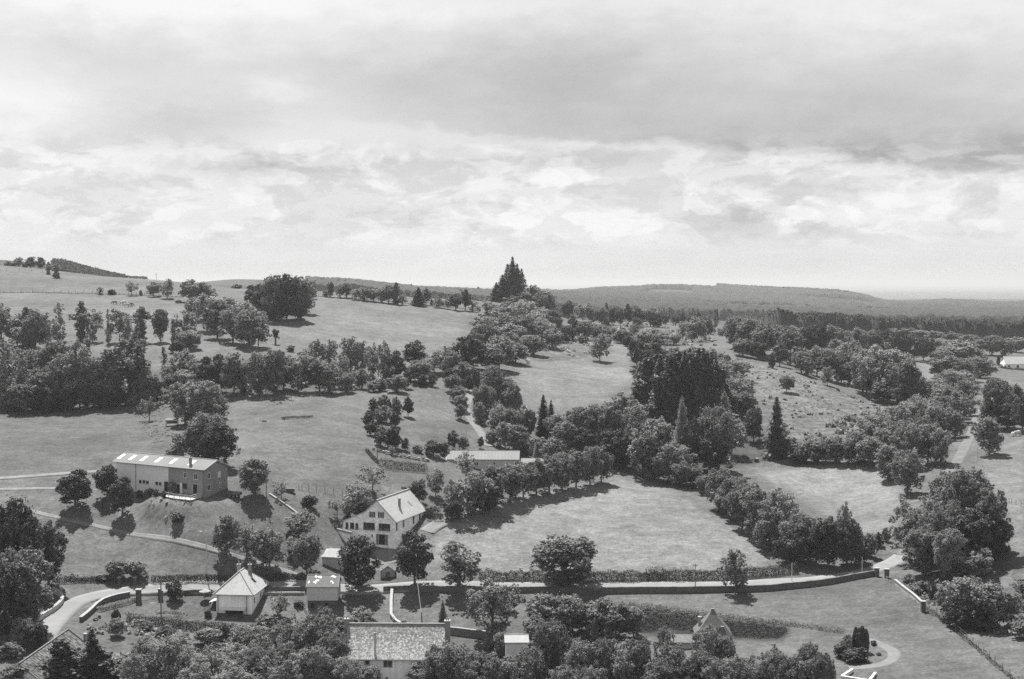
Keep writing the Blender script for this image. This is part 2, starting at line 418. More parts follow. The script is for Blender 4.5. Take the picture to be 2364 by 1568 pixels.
# ------------------------------------------------------------------ the ground sheet
def ground_material():
    m = bpy.data.materials.new('pasture_ground'); m.use_nodes = True; m.node_tree.nodes.clear(); t = NT(m.node_tree)
    b = t.node('ShaderNodeBsdfPrincipled'); o = t.node('ShaderNodeOutputMaterial'); t.l.new(b.outputs[0], o.inputs[0])
    vec = t.node('ShaderNodeTexCoord').outputs['Object']
    x, y, z = t.sep(vec)[:3]
    flat = t.comb(x, y, 0.0)
    a = t.node('ShaderNodeAttribute', attribute_name='tone').outputs['Fac']
    r = t.node('ShaderNodeAttribute', attribute_name='rough').outputs['Fac']
    n1 = t.noise(flat, 0.022, 4, 0.6, 0.3); n2 = t.noise(flat, 0.13, 5, 0.65); n3 = t.noise(flat, 0.55, 4, 0.7); n4 = t.noise(flat, 1.7, 4, 0.75)
    st = t.noise(t.vm('MULTIPLY', flat, (0.7, 1.2, 1)), 0.2, 5, 0.7)
    k = t.m('MULTIPLY', t.rng(n1, 0.3, 0.7, 0.76, 1.24), t.rng(n2, 0.3, 0.7, 0.76, 1.24))
    k = t.m('MULTIPLY', k, t.rng(n3, 0.28, 0.72, 0.70, 1.30)); k = t.m('MULTIPLY', k, t.rng(n4, 0.3, 0.7, 0.60, 1.40))
    k = t.m('MULTIPLY', k, t.rng(st, 0.3, 0.7, 0.92, 1.08))
    # rough pasture: darker tussocks and scrub stains
    tus = t.rng(t.noise(flat, 0.30, 6, 0.72, 0.6), 0.42, 0.60, 1.0, 0.42, True)
    k = t.m('MULTIPLY', k, t.m('ADD', t.m('MULTIPLY', tus, r), t.m('SUBTRACT', 1.0, r)))
    # thin trodden lines and grazing terraces
    ter = t.m('ABSOLUTE', t.m('SUBTRACT', t.noise(t.vm('MULTIPLY', flat, (0.5, 1.0, 1)), 0.05, 4, 0.6, 1.0), 0.5))
    k = t.m('MULTIPLY', k, t.rng(ter, 0.0, 0.012, 0.86, 1.0))
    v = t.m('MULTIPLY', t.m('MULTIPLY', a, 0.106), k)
    t.l.new(v, b.inputs['Base Color']); b.inputs['Roughness'].default_value = 0.9; b.inputs['Specular IOR Level'].default_value = 0.1
    bn = t.node('ShaderNodeBump'); bn.inputs['Strength'].default_value = 0.8; bn.inputs['Distance'].default_value = 0.25
    t.l.new(t.m('ADD', n3, t.m('MULTIPLY', n4, 0.35)), bn.inputs['Height']); t.l.new(bn.outputs[0], b.inputs['Normal'])
    return m
TONES = [  # (tone, roughness, picture outline walked on the ground)
 (1.22, 0.25, [(1010,1225),(1130,1165),(1290,1135),(1430,1105),(1520,1120),(1640,1190),(1770,1270),(1790,1305),(1600,1318),(1200,1325),(1110,1320),(1000,1290)]),
 (1.28, 0.15, [(1740,1092),(1900,1078),(2040,1078),(2080,1150),(2070,1230),(1990,1260),(1950,1220),(1850,1150)]),
 (1.15, 0.8, [(1690,815),(1800,855),(1930,900),(2090,940),(2000,1000),(1830,1010),(1780,960),(1720,870)]),
 (1.1, 0.1, [(1200,800),(1290,785),(1450,795),(1460,870),(1400,930),(1200,940)]),
 (1.0, 0.8, [(1210,800),(1290,785),(1400,800),(1420,815),(1330,830),(1210,835)]),
 (0.95, 0.1, [(640,770),(740,684),(1100,716),(1040,800),(900,830)]),
 (0.92, 0.12, [(0,676),(330,684),(640,742),(600,800),(420,800),(0,720)]),
 (0.82, 0.05, [(0,625),(230,640),(480,665),(600,680),(330,680),(0,672)]),
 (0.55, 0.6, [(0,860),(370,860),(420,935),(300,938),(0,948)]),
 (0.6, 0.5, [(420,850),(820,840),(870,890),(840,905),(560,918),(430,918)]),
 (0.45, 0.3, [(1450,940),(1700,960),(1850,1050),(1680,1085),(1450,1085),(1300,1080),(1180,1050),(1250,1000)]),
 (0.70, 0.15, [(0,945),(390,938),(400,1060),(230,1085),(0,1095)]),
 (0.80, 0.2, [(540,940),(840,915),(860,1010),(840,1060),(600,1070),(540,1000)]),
 (1.15, 0.15, [(290,1150),(520,1150),(560,1180),(500,1250),(330,1225),(260,1190)]),
 (0.75, 0.2, [(130,1440),(280,1400),(490,1400),(600,1470),(800,1470),(1000,1540),(100,1560)]),
 (0.78, 0.05, [(1400,1375),(2000,1345),(2050,1340),(2120,1400),(2364,1560),(1900,1600),(1250,1500)]),
 (0.80, 0.5, [(2060,1330),(2364,1300),(2364,1480),(2250,1440),(2120,1390)]),
 (1.1, 0.0, [(2120,835),(2190,830),(2190,900),(2150,905)]),
 (0.2, 0.2, [(1470,1405),(1640,1428),(1830,1445),(1815,1478),(1660,1478),(1470,1465)]),
 (1.05, 0.0, [(2240,1080),(2364,1010),(2364,1290),(2330,1280),(2325,1150)]),
]
def build_ground():
    me = raw_mesh('ground', TCO, TQ, ground_material(), smooth=True)
    x, y = TCO[:, 0], TCO[:, 1]
    tone = np.full(len(TCO), 0.85); rough = np.full(len(TCO), 0.25)
    far = y > 950; tone[far] = 0.4; rough[far] = 0.6
    vf = y > 4600; tone[vf] = 0.75
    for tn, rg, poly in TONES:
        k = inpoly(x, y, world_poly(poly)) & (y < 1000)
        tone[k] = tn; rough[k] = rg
    for poly, _ in CLEARINGS:
        k = inpoly(x / y, y, poly); tone[k] = 0.5; rough[k] = 0.2
    R, C = TRC
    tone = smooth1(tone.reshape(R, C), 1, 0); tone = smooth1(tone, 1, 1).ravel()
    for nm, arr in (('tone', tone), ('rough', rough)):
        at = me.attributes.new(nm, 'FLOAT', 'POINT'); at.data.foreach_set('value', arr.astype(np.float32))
    o = link(bpy.data.objects.new('ground', me)); tag(o, kind='structure')
def tU(u): return (u - CU) / FOC
CLEARINGS = [  # open fields among the far woods: (lateral slope, distance) outlines
 ([(tU(1480), 3300), (tU(1600), 3300), (tU(1600), 3650), (tU(1500), 3700)], 0),
 ([(tU(1385), 3800), (tU(1650), 3800), (tU(1660), 4300), (tU(1380), 4300)], 0),
 ([(tU(1260), 900), (tU(1640), 900), (tU(1620), 1000), (tU(1260), 1010)], 0),
 ([(tU(1500), 1350), (tU(1800), 1500), (tU(1790), 1750), (tU(1500), 1500)], 0),
 ([(tU(1270), 2500), (tU(1380), 2500), (tU(1380), 3000), (tU(1290), 3000)], 0),
 ([(tU(455), 2100), (tU(590), 2100), (tU(590), 2700), (tU(455), 2700)], 0),
 ([(tU(2060), 1050), (tU(2200), 1000), (tU(2210), 1060), (tU(2060), 1120)], 0),
 ([(tU(2160), 1250), (tU(2220), 1250), (tU(2220), 1330), (tU(2160), 1330)], 0),
 ([(tU(1700), 1900), (tU(1800), 1900), (tU(1800), 2150), (tU(1700), 2150)], 0)]
build_ground()

# ------------------------------------------------------------------ roads, tracks
ROAD = mat('road_surface', 0.185, 0.9, 0.16, 0.35, 0.2, spec=0.1)
DIRT = mat('dirt_track', 0.155, 0.95, 0.30, 0.5, 0.3, spec=0.1)
def strip(name, pts, width, m, lift=0.07, step=1.5, smooth=2, label=None, widths=None, ymax=None):
    P = gline(pts, step, smooth, ymax); n = len(P); co = []; q = []
    K = 5
    for i, p in enumerate(P):
        d = P[min(i + 1, n - 1)] - P[max(i - 1, 0)]; d.z = 0; d.normalize(); s = Vector((d.y, -d.x, 0))
        w = width if widths is None else widths[0] + (widths[1] - widths[0]) * i / (n - 1)
        w *= 1 + 0.06 * mnoise.noise(Vector((i * 0.23, 1.7, 0)))
        hs = [p + s * (w * (k / (K - 1) - 0.5)) for k in range(K)]
        zs = [gz(h.x, h.y) for h in hs]; zm = sum(zs) / K
        for k, h in enumerate(hs):
            z = max(zs[k], 0.5 * zs[k] + 0.5 * zm) + lift
            co.append((h.x, h.y, z))
        co.append((hs[0].x - s.x * 0.15, hs[0].y - s.y * 0.15, zs[0] - 0.25)); co.append((hs[-1].x + s.x * 0.15, hs[-1].y + s.y * 0.15, zs[-1] - 0.25))
    W = K + 2
    for i in range(n - 1):
        a = i * W; b = a + W
        for k in range(K - 1): q.append((a + k, a + k + 1, b + k + 1, b + k))
        q.append((a + K, a, b, b + K)); q.append((a + K - 1, a + K + 1, b + K + 1, b + K - 1))
    o = link(bpy.data.objects.new(name, raw_mesh(name, co, q, m, smooth=True)))
    tag(o, label=label, kind='structure'); return o
strip('road', [(95,1480),(118,1440),(165,1392),(240,1370),(370,1359),(480,1356),(600,1357),(760,1356),(900,1355),(1100,1356),(1300,1356),(1500,1354),(1660,1352),(1800,1345),(1900,1337),(1985,1324),(2050,1305),(2085,1283)], 4.4, ROAD, label='pale country road crossing the valley')
strip('road', [(2085,1283),(2110,1250),(2140,1190),(2180,1110),(2215,1062),(2240,1010),(2256,970),(2262,945)], 3.2, mat('rutted_lane', 0.11, 0.95, 0.35, 0.4, 0.3), label='pale lane climbing between the trees at the right', lift=0.12)
strip('track', [(-20,1106),(60,1101),(140,1094),(222,1089)], 2.2, DIRT, label='pale farm track to the far end of the long barn')
strip('track', [(-20,1130),(60,1129),(130,1128)], 1.4, DIRT)
strip('track', [(40,1172),(90,1186),(140,1197),(200,1209),(300,1229),(400,1251),(500,1275),(600,1300),(660,1318),(705,1336)], 1.25, mat('grassy_track', 0.135, 0.95, 0.35, 0.5, 0.3), label='curving track under the row of young trees')
strip('driveway', [(985,1228),(1005,1214),(1030,1203)], 3.6, DIRT, label='pale driveway behind the farmhouse')
strip('driveway', [(884,1268),(893,1285),(905,1300)], 4.5, DIRT, label='pale yard entrance below the farmhouse')
strip('path', [(1128,1030),(1118,1010),(1100,985),(1080,960),(1076,935),(1092,905),(1106,880)], 2.6, DIRT, label='grassy path winding up the gully')
strip('path', [(2036,1490),(2060,1500),(2068,1515),(2050,1532),(2010,1540),(1960,1543)], 2.2, mat('worn_grass', 0.135, 0.95, 0.2, 0.5), label='worn ring path round the clipped shrubs', lift=0.05)
strip('path', [(1985,1476),(2015,1480),(2036,1490)], 1.8, MATS['worn_grass'], lift=0.05)

# ------------------------------------------------------------------ foliage
RS = np.random.RandomState
def quads_from(P, N, size, rs, aspect=1.0, flat=False):
    """leaf sprays: a quad at each P facing N"""
    n = len(P); N = N / (np.linalg.norm(N, axis=1, keepdims=True) + 1e-9)
    r = rs.normal(size=(n, 3)); t1 = np.cross(N, r); t1 /= np.linalg.norm(t1, axis=1, keepdims=True) + 1e-9
    t2 = np.cross(N, t1); s = (size * rs.uniform(0.6, 1.35, n))[:, None] / 2
    a = t1 * s; b = t2 * s * aspect
    bend = N * s * rs.uniform(-0.5, 0.5, (n, 1))
    V = np.stack([P - a - b, P + a * 0.9 - b * 0.7 + bend, P + a + b, P - a * 0.8 + b * 0.9 + bend], 1).reshape(-1, 3)
    F = np.arange(4 * n).reshape(n, 4)
    return V, F
def sphere_dirs(n, rs):
    d = rs.normal(size=(n, 3)); return d / np.linalg.norm(d, axis=1, keepdims=True)
def leaves_on_lobes(C, R, n, leaf, rs, up=0.6, jit=0.55, squash=0.9, per=22):
    """C lobe centres, R radii -> leaf quads gathered in small sprays over the lobes' shells"""
    w = R ** 2; ns = max(8, n // per); k = rs.choice(len(C), ns, p=w / w.sum()); d = sphere_dirs(ns, rs)
    low = (d[:, 2] < -0.2) & (rs.rand(ns) < 0.6); d[low, 2] *= -1
    SC = C[k] + d * (R[k] * (0.70 + 0.38 * rs.rand(ns)))[:, None] * np.array([1, 1, squash])
    SR = R[k] * rs.uniform(0.16, 0.34, ns)
    m = int(n * 0.86); q = rs.randint(0, ns, m); e2 = sphere_dirs(m, rs)
    P = SC[q] + e2 * (SR[q] * (0.35 + 0.7 * rs.rand(m)))[:, None] * np.array([1, 1, 0.7])
    N = e2 * 0.75 + d[q] * 0.45 + rs.normal(size=(m, 3)) * jit; N[:, 2] += up
    k2 = rs.choice(len(C), n - m, p=w / w.sum()); d2 = sphere_dirs(n - m, rs)
    P2 = C[k2] + d2 * (R[k2] * 0.72)[:, None]
    return np.vstack([P, P2]), np.vstack([N, d2 + rs.normal(size=d2.shape) * 0.6])
def crown_round(seed, H=10.0, W=9.0, base=0.14, n=14000, leaf=0.30, nl=46, lobe=(0.10, 0.19), loose=0.0, top=1.0, belly=0.56):
    rs = RS(seed); cz = belly * H; rx = W * 0.5; ru = H - cz; rd = cz - base * H
    C = []; R = []
    d = sphere_dirs(nl, rs)
    for q in d:
        r = rs.uniform(*lobe) * W
        s = rs.uniform(0.62, 0.95) if rs.rand() < 0.8 else rs.uniform(0.2, 0.6)
        az = math.atan2(q[1], q[0]); lump = 1 + 0.13 * math.sin(2 * az + seed) + 0.09 * math.sin(3 * az + 2.3 * seed)
        z = cz + q[2] * ((ru - r * 0.8) if q[2] > 0 else (rd - r * 0.5)) * s
        rr = (rx * lump - r * 0.75) * s
        if q[2] < 0:
            hz = math.hypot(q[0], q[1]) + 1e-6; wide = (1 - abs(q[2]) ** 2.6) ** 0.5 / hz
            C.append((q[0] * rr * wide, q[1] * rr * wide, z))
        else: C.append((q[0] * rr, q[1] * rr, z))
        R.append(r)
    C = np.array(C); R = np.array(R)
    if loose: keep = rs.rand(len(C)) > loose; C, R = C[keep], R[keep]
    P, N = leaves_on_lobes(C, R, n, leaf, rs)
    # a few stray sprays break the outline
    m = int(n * 0.05); i = rs.randint(0, len(P), m)
    P2 = P[i] + rs.normal(size=(m, 3)) * 0.04 * W; P = np.vstack([P, P2]); N = np.vstack([N, N[i]])
    P[:, 2] = np.clip(P[:, 2], 0.04 * H, H * 1.02)
    V, F = quads_from(P, N, leaf, rs)
    return V, F, C, R
def crown_tall(seed, H=14.0, W=5.0, n=15000, leaf=0.28):
    rs = RS(seed); C = []; R = []
    for k in range(85):
        z = rs.uniform(0.03, 0.97); a = rs.uniform(0, 2 * math.pi)
        prof = (0.55 + 0.45 * math.sin(math.pi * min(1, z * 1.05) ** 1.3)) * (1 if z < 0.8 else (1 - z) / 0.2 * 0.7 + 0.3)
        prof *= 0.8 + 0.35 * math.sin(z * 9 + seed)
        r = rs.uniform(0.11, 0.2) * W; rr = W * 0.5 * prof * rs.uniform(0.2, 0.85)
        C.append((math.cos(a) * rr, math.sin(a) * rr, z * H)); R.append(r * (0.7 + 0.5 * prof))
    C = np.array(C); R = np.array(R)
    P, N = leaves_on_lobes(C, R, n, leaf, rs, squash=1.2)
    P[:, 2] = np.clip(P[:, 2], 0.1, H)
    V, F = quads_from(P, N, leaf, rs); return V, F, C, R
def crown_fir(seed, H=18.0, W=6.5, n=12000, leaf=0.42, base=0.05, tiers=24):
    rs = RS(seed)
    z = 1 - np.sqrt(rs.rand(n)) * (1 - base)
    z = np.round(z * tiers + 0.5 * np.sin(np.floor(z * 9 + z * 40)) ) / tiers + rs.normal(size=n) * 0.6 / tiers; z = np.clip(z, base, 0.995)
    a0 = np.floor(rs.rand(n) * 9) / 9 * 2 * math.pi + z * 57.0
    a = a0 + rs.normal(size=n) * 0.16
    tier_len = 0.78 + 0.3 * np.sin(z * tiers * 1.3 + np.floor(a0) * 3.1 + seed) + 0.22 * np.sin(z * 7 + np.floor(a0) * 1.7 + 2 * seed)
    R = W * 0.5 * ((1 - z) ** 0.66) * tier_len + 0.12
    r = R * rs.rand(n) ** 0.6
    P = np.stack([np.cos(a) * r, np.sin(a) * r, z * H - 0.22 * r - 0.05 * r * r / W + rs.normal(size=n) * 0.05], 1)
    N = np.stack([np.cos(a) * 0.5, np.sin(a) * 0.5, np.ones(n)], 1) + rs.normal(size=(n, 3)) * 0.55
    V, F = quads_from(P, N, leaf, rs, 0.5); return V, F, np.zeros((0, 3)), np.zeros(0)
def crown_cypress(seed, H=4.5, W=1.3, n=3500, leaf=0.16):
    rs = RS(seed); z = rs.rand(n); a = rs.rand(n) * 2 * math.pi
    R = W * 0.5 * np.sin(np.clip(z * 0.86 + 0.12, 0, 1) * math.pi) ** 0.6
    d = np.stack([np.cos(a), np.sin(a), np.full(n, 0.35)], 1)
    P = np.stack([np.cos(a) * R, np.sin(a) * R, z * H], 1) * (0.9 + 0.12 * rs.rand(n, 1))
    V, F = quads_from(P, d + rs.normal(size=(n, 3)) * 0.4, leaf, rs, 1.5); return V, F, np.zeros((0, 3)), np.zeros(0)
def trunk_mesh(name, H, W, C, m, rad=0.022, fork=0.22, seed=0, top=0.8, limbs=9):
    rs = random.Random(seed); b = MB(); r0 = H * rad
    p0 = Vector((0, 0, -0.6)); f = Vector((rs.uniform(-.1, .1), rs.uniform(-.1, .1), fork * H))
    t = Vector((rs.uniform(-.3, .3), rs.uniform(-.3, .3), top * H))
    b.tube([p0, Vector((0, 0, 0.1)), f, f.lerp(t, 0.5) + Vector((rs.uniform(-.2, .2), 0, 0)), t], [r0 * 1.5, r0 * 1.15, r0 * 0.9, r0 * 0.5, r0 * 0.15])
    if len(C):
        for k in rs.sample(range(len(C)), min(limbs, len(C))):
            c = Vector(C[k].tolist()); s = f.lerp(t, rs.uniform(0, 0.45)); mid = s.lerp(c, 0.5) + Vector((0, 0, -0.04 * H))
            b.tube([s, mid, c], [r0 * 0.5, r0 * 0.3, r0 * 0.08], 5)
    return b.mesh(name, m, True)
PROTO = {}
def proto(key, shape, mats, tm, rad=0.022, fork=0.22, limbs=9, top=0.8, **kw):
    H, W = kw.get('H', 10.0), kw.get('W', 9.0)
    V, F, C, R = shape(**kw)
    me = raw_mesh('crown', V, F, MATS[mats]); tr = trunk_mesh('trunk', H, W, C, tm, rad, fork, kw['seed'], top, limbs)
    PROTO.setdefault(key, []).append((H, W, me, tr))
for s in range(4): proto('R', crown_round, 'leaf_mid', BARK, seed=10 + s, H=10.0, W=9.0, n=20000, leaf=0.23, base=(0.0, -0.04, 0.05, -0.02)[s], nl=66, lobe=(0.08, 0.16))
for s in range(3): proto('D', crown_round, 'leaf_dark', BARK, seed=30 + s, H=10.0, W=8.2, n=21000, leaf=0.21, nl=80, lobe=(0.07, 0.13), base=0.07, belly=0.5)
for s in range(4): proto('L', crown_round, 'leaf_pale', BARK, seed=50 + s, H=10.0, W=8.0, n=12500, leaf=0.22, nl=76, lobe=(0.06, 0.12), base=0.0, loose=0.12, belly=0.55, rad=0.016, limbs=16)
for s in range(3): proto('T', crown_tall, 'leaf_mid', BARK, seed=70 + s, rad=0.014, fork=0.3, top=0.92, H=14.0, W=5.0)
for s in range(2): proto('P', crown_tall, 'leaf_pale', PALEBARK, seed=80 + s, rad=0.012, fork=0.3, top=0.92, H=14.0, W=5.0, n=6000, leaf=0.3)
for s in range(3): proto('F', crown_fir, 'leaf_fir', BARK, seed=90 + s, rad=0.012, fork=0.5, top=0.98, H=18.0, W=6.5)
for s in range(3): proto('G', crown_tall, 'leaf_dark', BARK, seed=210 + s, rad=0.012, fork=0.3, top=0.95, H=18.0, W=7.0, n=17000, leaf=0.36)
for s in range(3): proto('B', crown_round, 'leaf_mid', BARK, seed=110 + s, H=3.0, W=4.0, n=4500, leaf=0.2, nl=24, lobe=(0.13, 0.22), base=0.0, belly=0.4, fork=0.1)
for s in range(2): proto('K', crown_round, 'leaf_dark', BARK, seed=120 + s, H=3.0, W=3.6, n=5000, leaf=0.17, nl=24, lobe=(0.13, 0.22), base=0.0, belly=0.42, fork=0.1)
for s in range(2): proto('C', crown_cypress, 'leaf_fir', BARK, seed=130 + s, H=4.5, W=1.3)
for s in range(3): proto('S', crown_round, 'leaf_pale', BARK, seed=140 + s, H=6.0, W=6.0, n=2600, leaf=0.2, nl=44, lobe=(0.06, 0.11), base=0.25, loose=0.2, belly=0.58, rad=0.02, fork=0.25, limbs=26)
for s in range(3): proto('N', crown_round, 'leaf_mid', BARK, seed=150 + s, H=13.0, W=11.0, n=42000, leaf=0.21, nl=130, lobe=(0.05, 0.11), base=0.0)
for s in range(3): proto('M', crown_round, 'leaf_pale', BARK, seed=160 + s, H=13.0, W=11.0, n=32000, leaf=0.21, nl=120, lobe=(0.045, 0.105), base=0.0, loose=0.1, limbs=20)
for s in range(2): proto('O', crown_round, 'leaf_dark', BARK, seed=170 + s, H=13.0, W=11.0, n=42000, leaf=0.21, nl=130, lobe=(0.05, 0.105), base=0.0)
for s in range(2): proto('J', crown_fir, 'leaf_mid', BARK, seed=180 + s, rad=0.012, fork=0.5, top=0.98, H=12.0, W=7.0, n=16000, leaf=0.26, tiers=18)
KIND = {'R': ('broadleaf_tree', 'tree', 'leafy round tree'), 'D': ('maple_tree', 'tree', 'dark dense tree'), 'L': ('ash_tree', 'tree', 'pale loose-leaved tree'),
        'T': ('tall_tree', 'tree', 'tall narrow tree'), 'P': ('tall_tree', 'tree', 'pale slender tree'), 'F': ('conifer_tree', 'conifer', 'dark conifer'), 'B': ('bush', 'bush', 'low bush'),
        'K': ('bush', 'bush', 'dark rounded bush'), 'C': ('cypress', 'cypress', 'dark columnar cypress'), 'S': ('young_tree', 'tree', 'thin sparse tree'),
        'N': ('broadleaf_tree', 'tree', 'big leafy tree'), 'M': ('ash_tree', 'tree', 'big pale-leaved tree'), 'O': ('maple_tree', 'tree', 'big dark tree'),
        'G': ('conifer_tree', 'conifer', 'dark ragged conifer'),
        'J': ('conifer_tree', 'conifer', 'feathery conifer')}
ORD = ['first', 'second', 'third', 'fourth', 'fifth', 'sixth', 'seventh', 'eighth', 'ninth', 'tenth', 'eleventh', 'twelfth', 'thirteenth', 'fourteenth', 'fifteenth', 'sixteenth']
trs = random.Random(5); TREES = []
def plant(k, u, vb, vt, w, ymax=None, yset=None):
    if yset:
        d = ray(u, vb); x = d.x / d.y * yset; p = Vector((x, yset, gz(x, yset)))
    else: p = G(u, vb, ymax)
    px, pv = project(p.x, p.y, p.z)
    h = (max(pv, vt + 4) - vt) / FOC * p.y * (trs.uniform(0.9, 1.06) if k == 'F' else trs.uniform(0.97, 1.04)); wd = {'F': 1.45, 'T': 1.35, 'R': 1.38, 'L': 1.38, 'N': 1.12, 'M': 1.18, 'G': 1.6}.get(k, 1.1) * w / FOC * p.y * trs.uniform(0.93, 1.1)
    i = trs.randrange(len(PROTO[k])); H, W, me, tr = PROTO[k][i]
    nm, cat, desc = KIND[k]
    e = empty(nm, (p.x, p.y, p.z - 0.05), trs.uniform(0, 2 * math.pi), (wd / W, wd / W, h / H))
    link(bpy.data.objects.new('crown', me), e)
    if k not in 'BK' : link(bpy.data.objects.new('trunk', tr), e)
    e['category'] = cat; TREES.append((e, k, p, h, wd))
    return e
def zone(group, where, lst, ymax=None):
    rows = []
    for q in lst:
        e = plant(q[0], q[1], q[2], q[3], q[4], ymax, q[5] if len(q) > 5 else None)
        e['group'] = group; rows.append((q, e))
    for k in set(q[0] for q, _ in rows):
        # kinds that read alike are counted together
        al = sorted([r for r in rows if r[0][0] == k], key=lambda r: r[0][1])
        for i, (q, e) in enumerate(al):
            d = KIND[k][2]
            if len(al) == 1: e['label'] = f'{d} {where}'
            elif i == 0: e['label'] = f'leftmost {d} {where}'
            elif i == len(al) - 1: e['label'] = f'rightmost {d} {where}'
            else: e['label'] = f'{ORD[i]} {d} from the left {where}'
# ------------------------------------------------------------------ trees, surveyed as (kind, u, v of the foot, v of the top, width)
zone('trees on the hilltop skyline', 'on the hilltop skyline at far left',
 [('B',17,612,600,16),('L',45,612,592,20),('D',72,617,590,26),('D',94,618,589,20),('K',58,616,606,14),('K',30,613,606,18),('T',112,634,605,15),('T',130,642,610,17)], 880)
zone('trees along the hill fence', 'along the hill pasture fence',
 [('L',232,680,660,14),('K',258,681,667,24),('S',303,683,648,42),('K',325,683,668,9),('R',355,685,648,27),('L',386,689,640,34),('K',412,700,692,16)], 705)
zone('trees on the left of the big knoll tree', 'on the crest left of the big knoll tree',
 [('R',438,697,641,46),('R',462,694,648,40),('L',484,692,662,34),('K',547,666,655,26,770),('K',598,684,662,30)], 760)
zone('trees of the knoll clump', 'in the big dark clump on the knoll',
 [('D',585,714,656,50),('D',606,732,652,50),('N',636,738,632,64),('O',662,740,628,62),('N',688,738,632,60),('D',650,742,690,60),('D',690,738,690,56),('R',708,724,640,36),('R',718,690,645,22),('K',620,736,700,40)], 720)
zone('trees of the clump below the knoll', 'in the clump below the knoll',
 [('R',452,742,682,46),('L',478,765,674,62),('R',502,782,684,58),('L',520,745,684,60),('R',538,792,700,58),('L',560,775,690,60),('R',575,802,712,60),('L',596,800,708,46)])
zone('trees of the upper left belt', 'in the upper tree belt at left',
 [('L',4,800,698,46),('L',40,798,716,48),('T',62,800,708,40),('R',82,805,712,50),('L',108,806,716,54),('R',62,806,745,60),('P',138,790,700,36),('T',188,790,698,32),('L',214,790,706,40)])
zone('small trees of the upper left row', 'in the open row above the left belt',
 [('P',250,795,712,14),('L',276,790,706,46),('P',296,800,728,36),('T',328,790,708,30),('P',316,795,730,20),('R',370,790,706,32),('P',399,803,732,18),('L',424,796,712,50),('R',434,808,758,44),('B',286,812,782,36),('B',322,806,778,34),('K',408,815,785,34)])
zone('trees of the lower left belt', 'in the dense lower belt at left',
 [('P',14,938,785,60),('P',48,945,812,46),('R',78,900,800,60),('N',122,925,776,96),('N',152,942,812,80),('R',98,944,840,70),('L',184,938,775,56),('N',216,938,826,66),('T',252,938,806,46),('T',272,935,800,40)])
zone('undergrowth trees of the lower left belt', 'at the foot of the lower left belt',
 [('R',60,952,868,60),('D',108,952,885,60),('D',152,950,895,60),('D',196,946,884,60),('D',238,944,892,54),('D',276,938,892,44),('T',304,925,786,40),('T',322,934,800,40),('R',340,935,848,50),('D',358,930,862,34),('B',300,936,905,36),('K',30,950,905,60)])
zone('trees by the left meadow gap', 'in the meadow gap right of the left belt',
 [('S',345,972,912,54),('B',360,925,900,40),('B',392,928,905,36)])
zone('trees of the centre belt', 'in the left centre belt',
 [('L',420,875,804,52),('R',452,885,822,44),('D',482,905,818,60),('D',512,908,812,60),('R',540,912,808,54),('L',560,905,822,40),('N',598,912,800,66),('N',632,914,798,62),('R',655,900,814,48)])
zone('trees of the centre belt, right half', 'in the right centre belt',
 [('L',688,905,806,50),('L',710,880,800,44),('R',738,905,822,56),('R',760,908,834,50),('L',728,850,776,40),('L',760,850,778,36),('L',784,895,812,40),('R',800,905,856,34),('L',810,862,768,44),('L',838,865,778,40),('R',835,898,848,27),('L',862,880,784,32),('L',884,885,780,36),('K',672,812,796,24)])
zone('trees at the right end of the centre belt', 'at the right end of the centre belt',
 [('D',912,885,804,52),('D',958,850,779,58),('R',916,906,862,38),('D',940,898,850,26),('R',900,890,838,30),('R',970,884,826,46),('D',975,892,862,28),('D',998,892,856,24),('L',1002,860,812,40),('L',1026,865,792,50),('R',1042,872,808,36),('K',880,903,872,30),('R',862,905,878,26),('R',958,880,838,30)])
zone('clipped trees along the gully', 'left of the gully path',
 [('R',1046,905,860,30),('R',1068,885,832,38),('D',1083,904,862,24),('D',1099,898,846,24),('R',1056,930,886,34),('R',1066,948,908,30),('R',1062,968,930,24),('D',1050,900,880,24),('D',1036,880,846,28)])
zone('trees rising behind the gully', 'behind the gully path',
 [('O',1082,868,768,80),('N',1120,830,742,76),('L',1148,790,716,64),('L',1112,790,730,50),('R',1152,852,770,64),('L',1176,835,762,56),('R',1130,856,800,56)])
zone('crowded trees below the tall firs', 'in the wood below the hilltop firs',
 [('M',1180,760,694,70),('L',1212,752,690,56),('L',1240,770,706,56),('N',1208,800,724,70),('M',1248,798,728,66),('R',1275,785,712,40),('R',1180,805,740,60),('L',1150,756,705,44),('L',1128,744,690,44),('R',1230,820,770,54),('R',1190,840,790,50),('R',1276,806,754,40)], 800)
zone('round trees beside the tall firs', 'beside the hilltop firs',
 [('L',1186,712,682,46,790),('R',1228,712,657,52,790),('R',1252,716,668,44,780),('L',1210,722,688,40,770),('R',1268,722,680,26,780)])
zone('tall firs on the hilltop', 'on the hilltop at the centre',
 [('F',1183,705,594,36,800),('F',1160,705,628,34,800),('F',1204,703,620,30,805),('F',1146,705,648,28,800),('F',1172,705,612,34,806),('F',1194,705,608,30,796)])
zone('trees of the horizon hedgerow', 'in the left upper-field hedgerow',
 [('R',725,684,664,14),('R',763,686,648,16),('B',752,686,668,16),('L',785,688,656,20),('R',800,688,651,20),('L',822,692,664,26),('L',842,694,660,30),('R',862,696,664,26),('L',880,698,660,26),('R',897,700,656,30)], 712)
zone('trees of the horizon hedgerow, right part', 'in the right upper-field hedgerow',
 [('T',915,703,652,17),('L',930,704,676,20),('F',966,706,660,26),('R',983,704,662,20),('K',997,706,690,10),('L',1014,711,686,26),('L',1034,714,688,22),('D',1052,716,675,32),('D',1074,717,663,28),('L',1092,719,690,22)], 705)
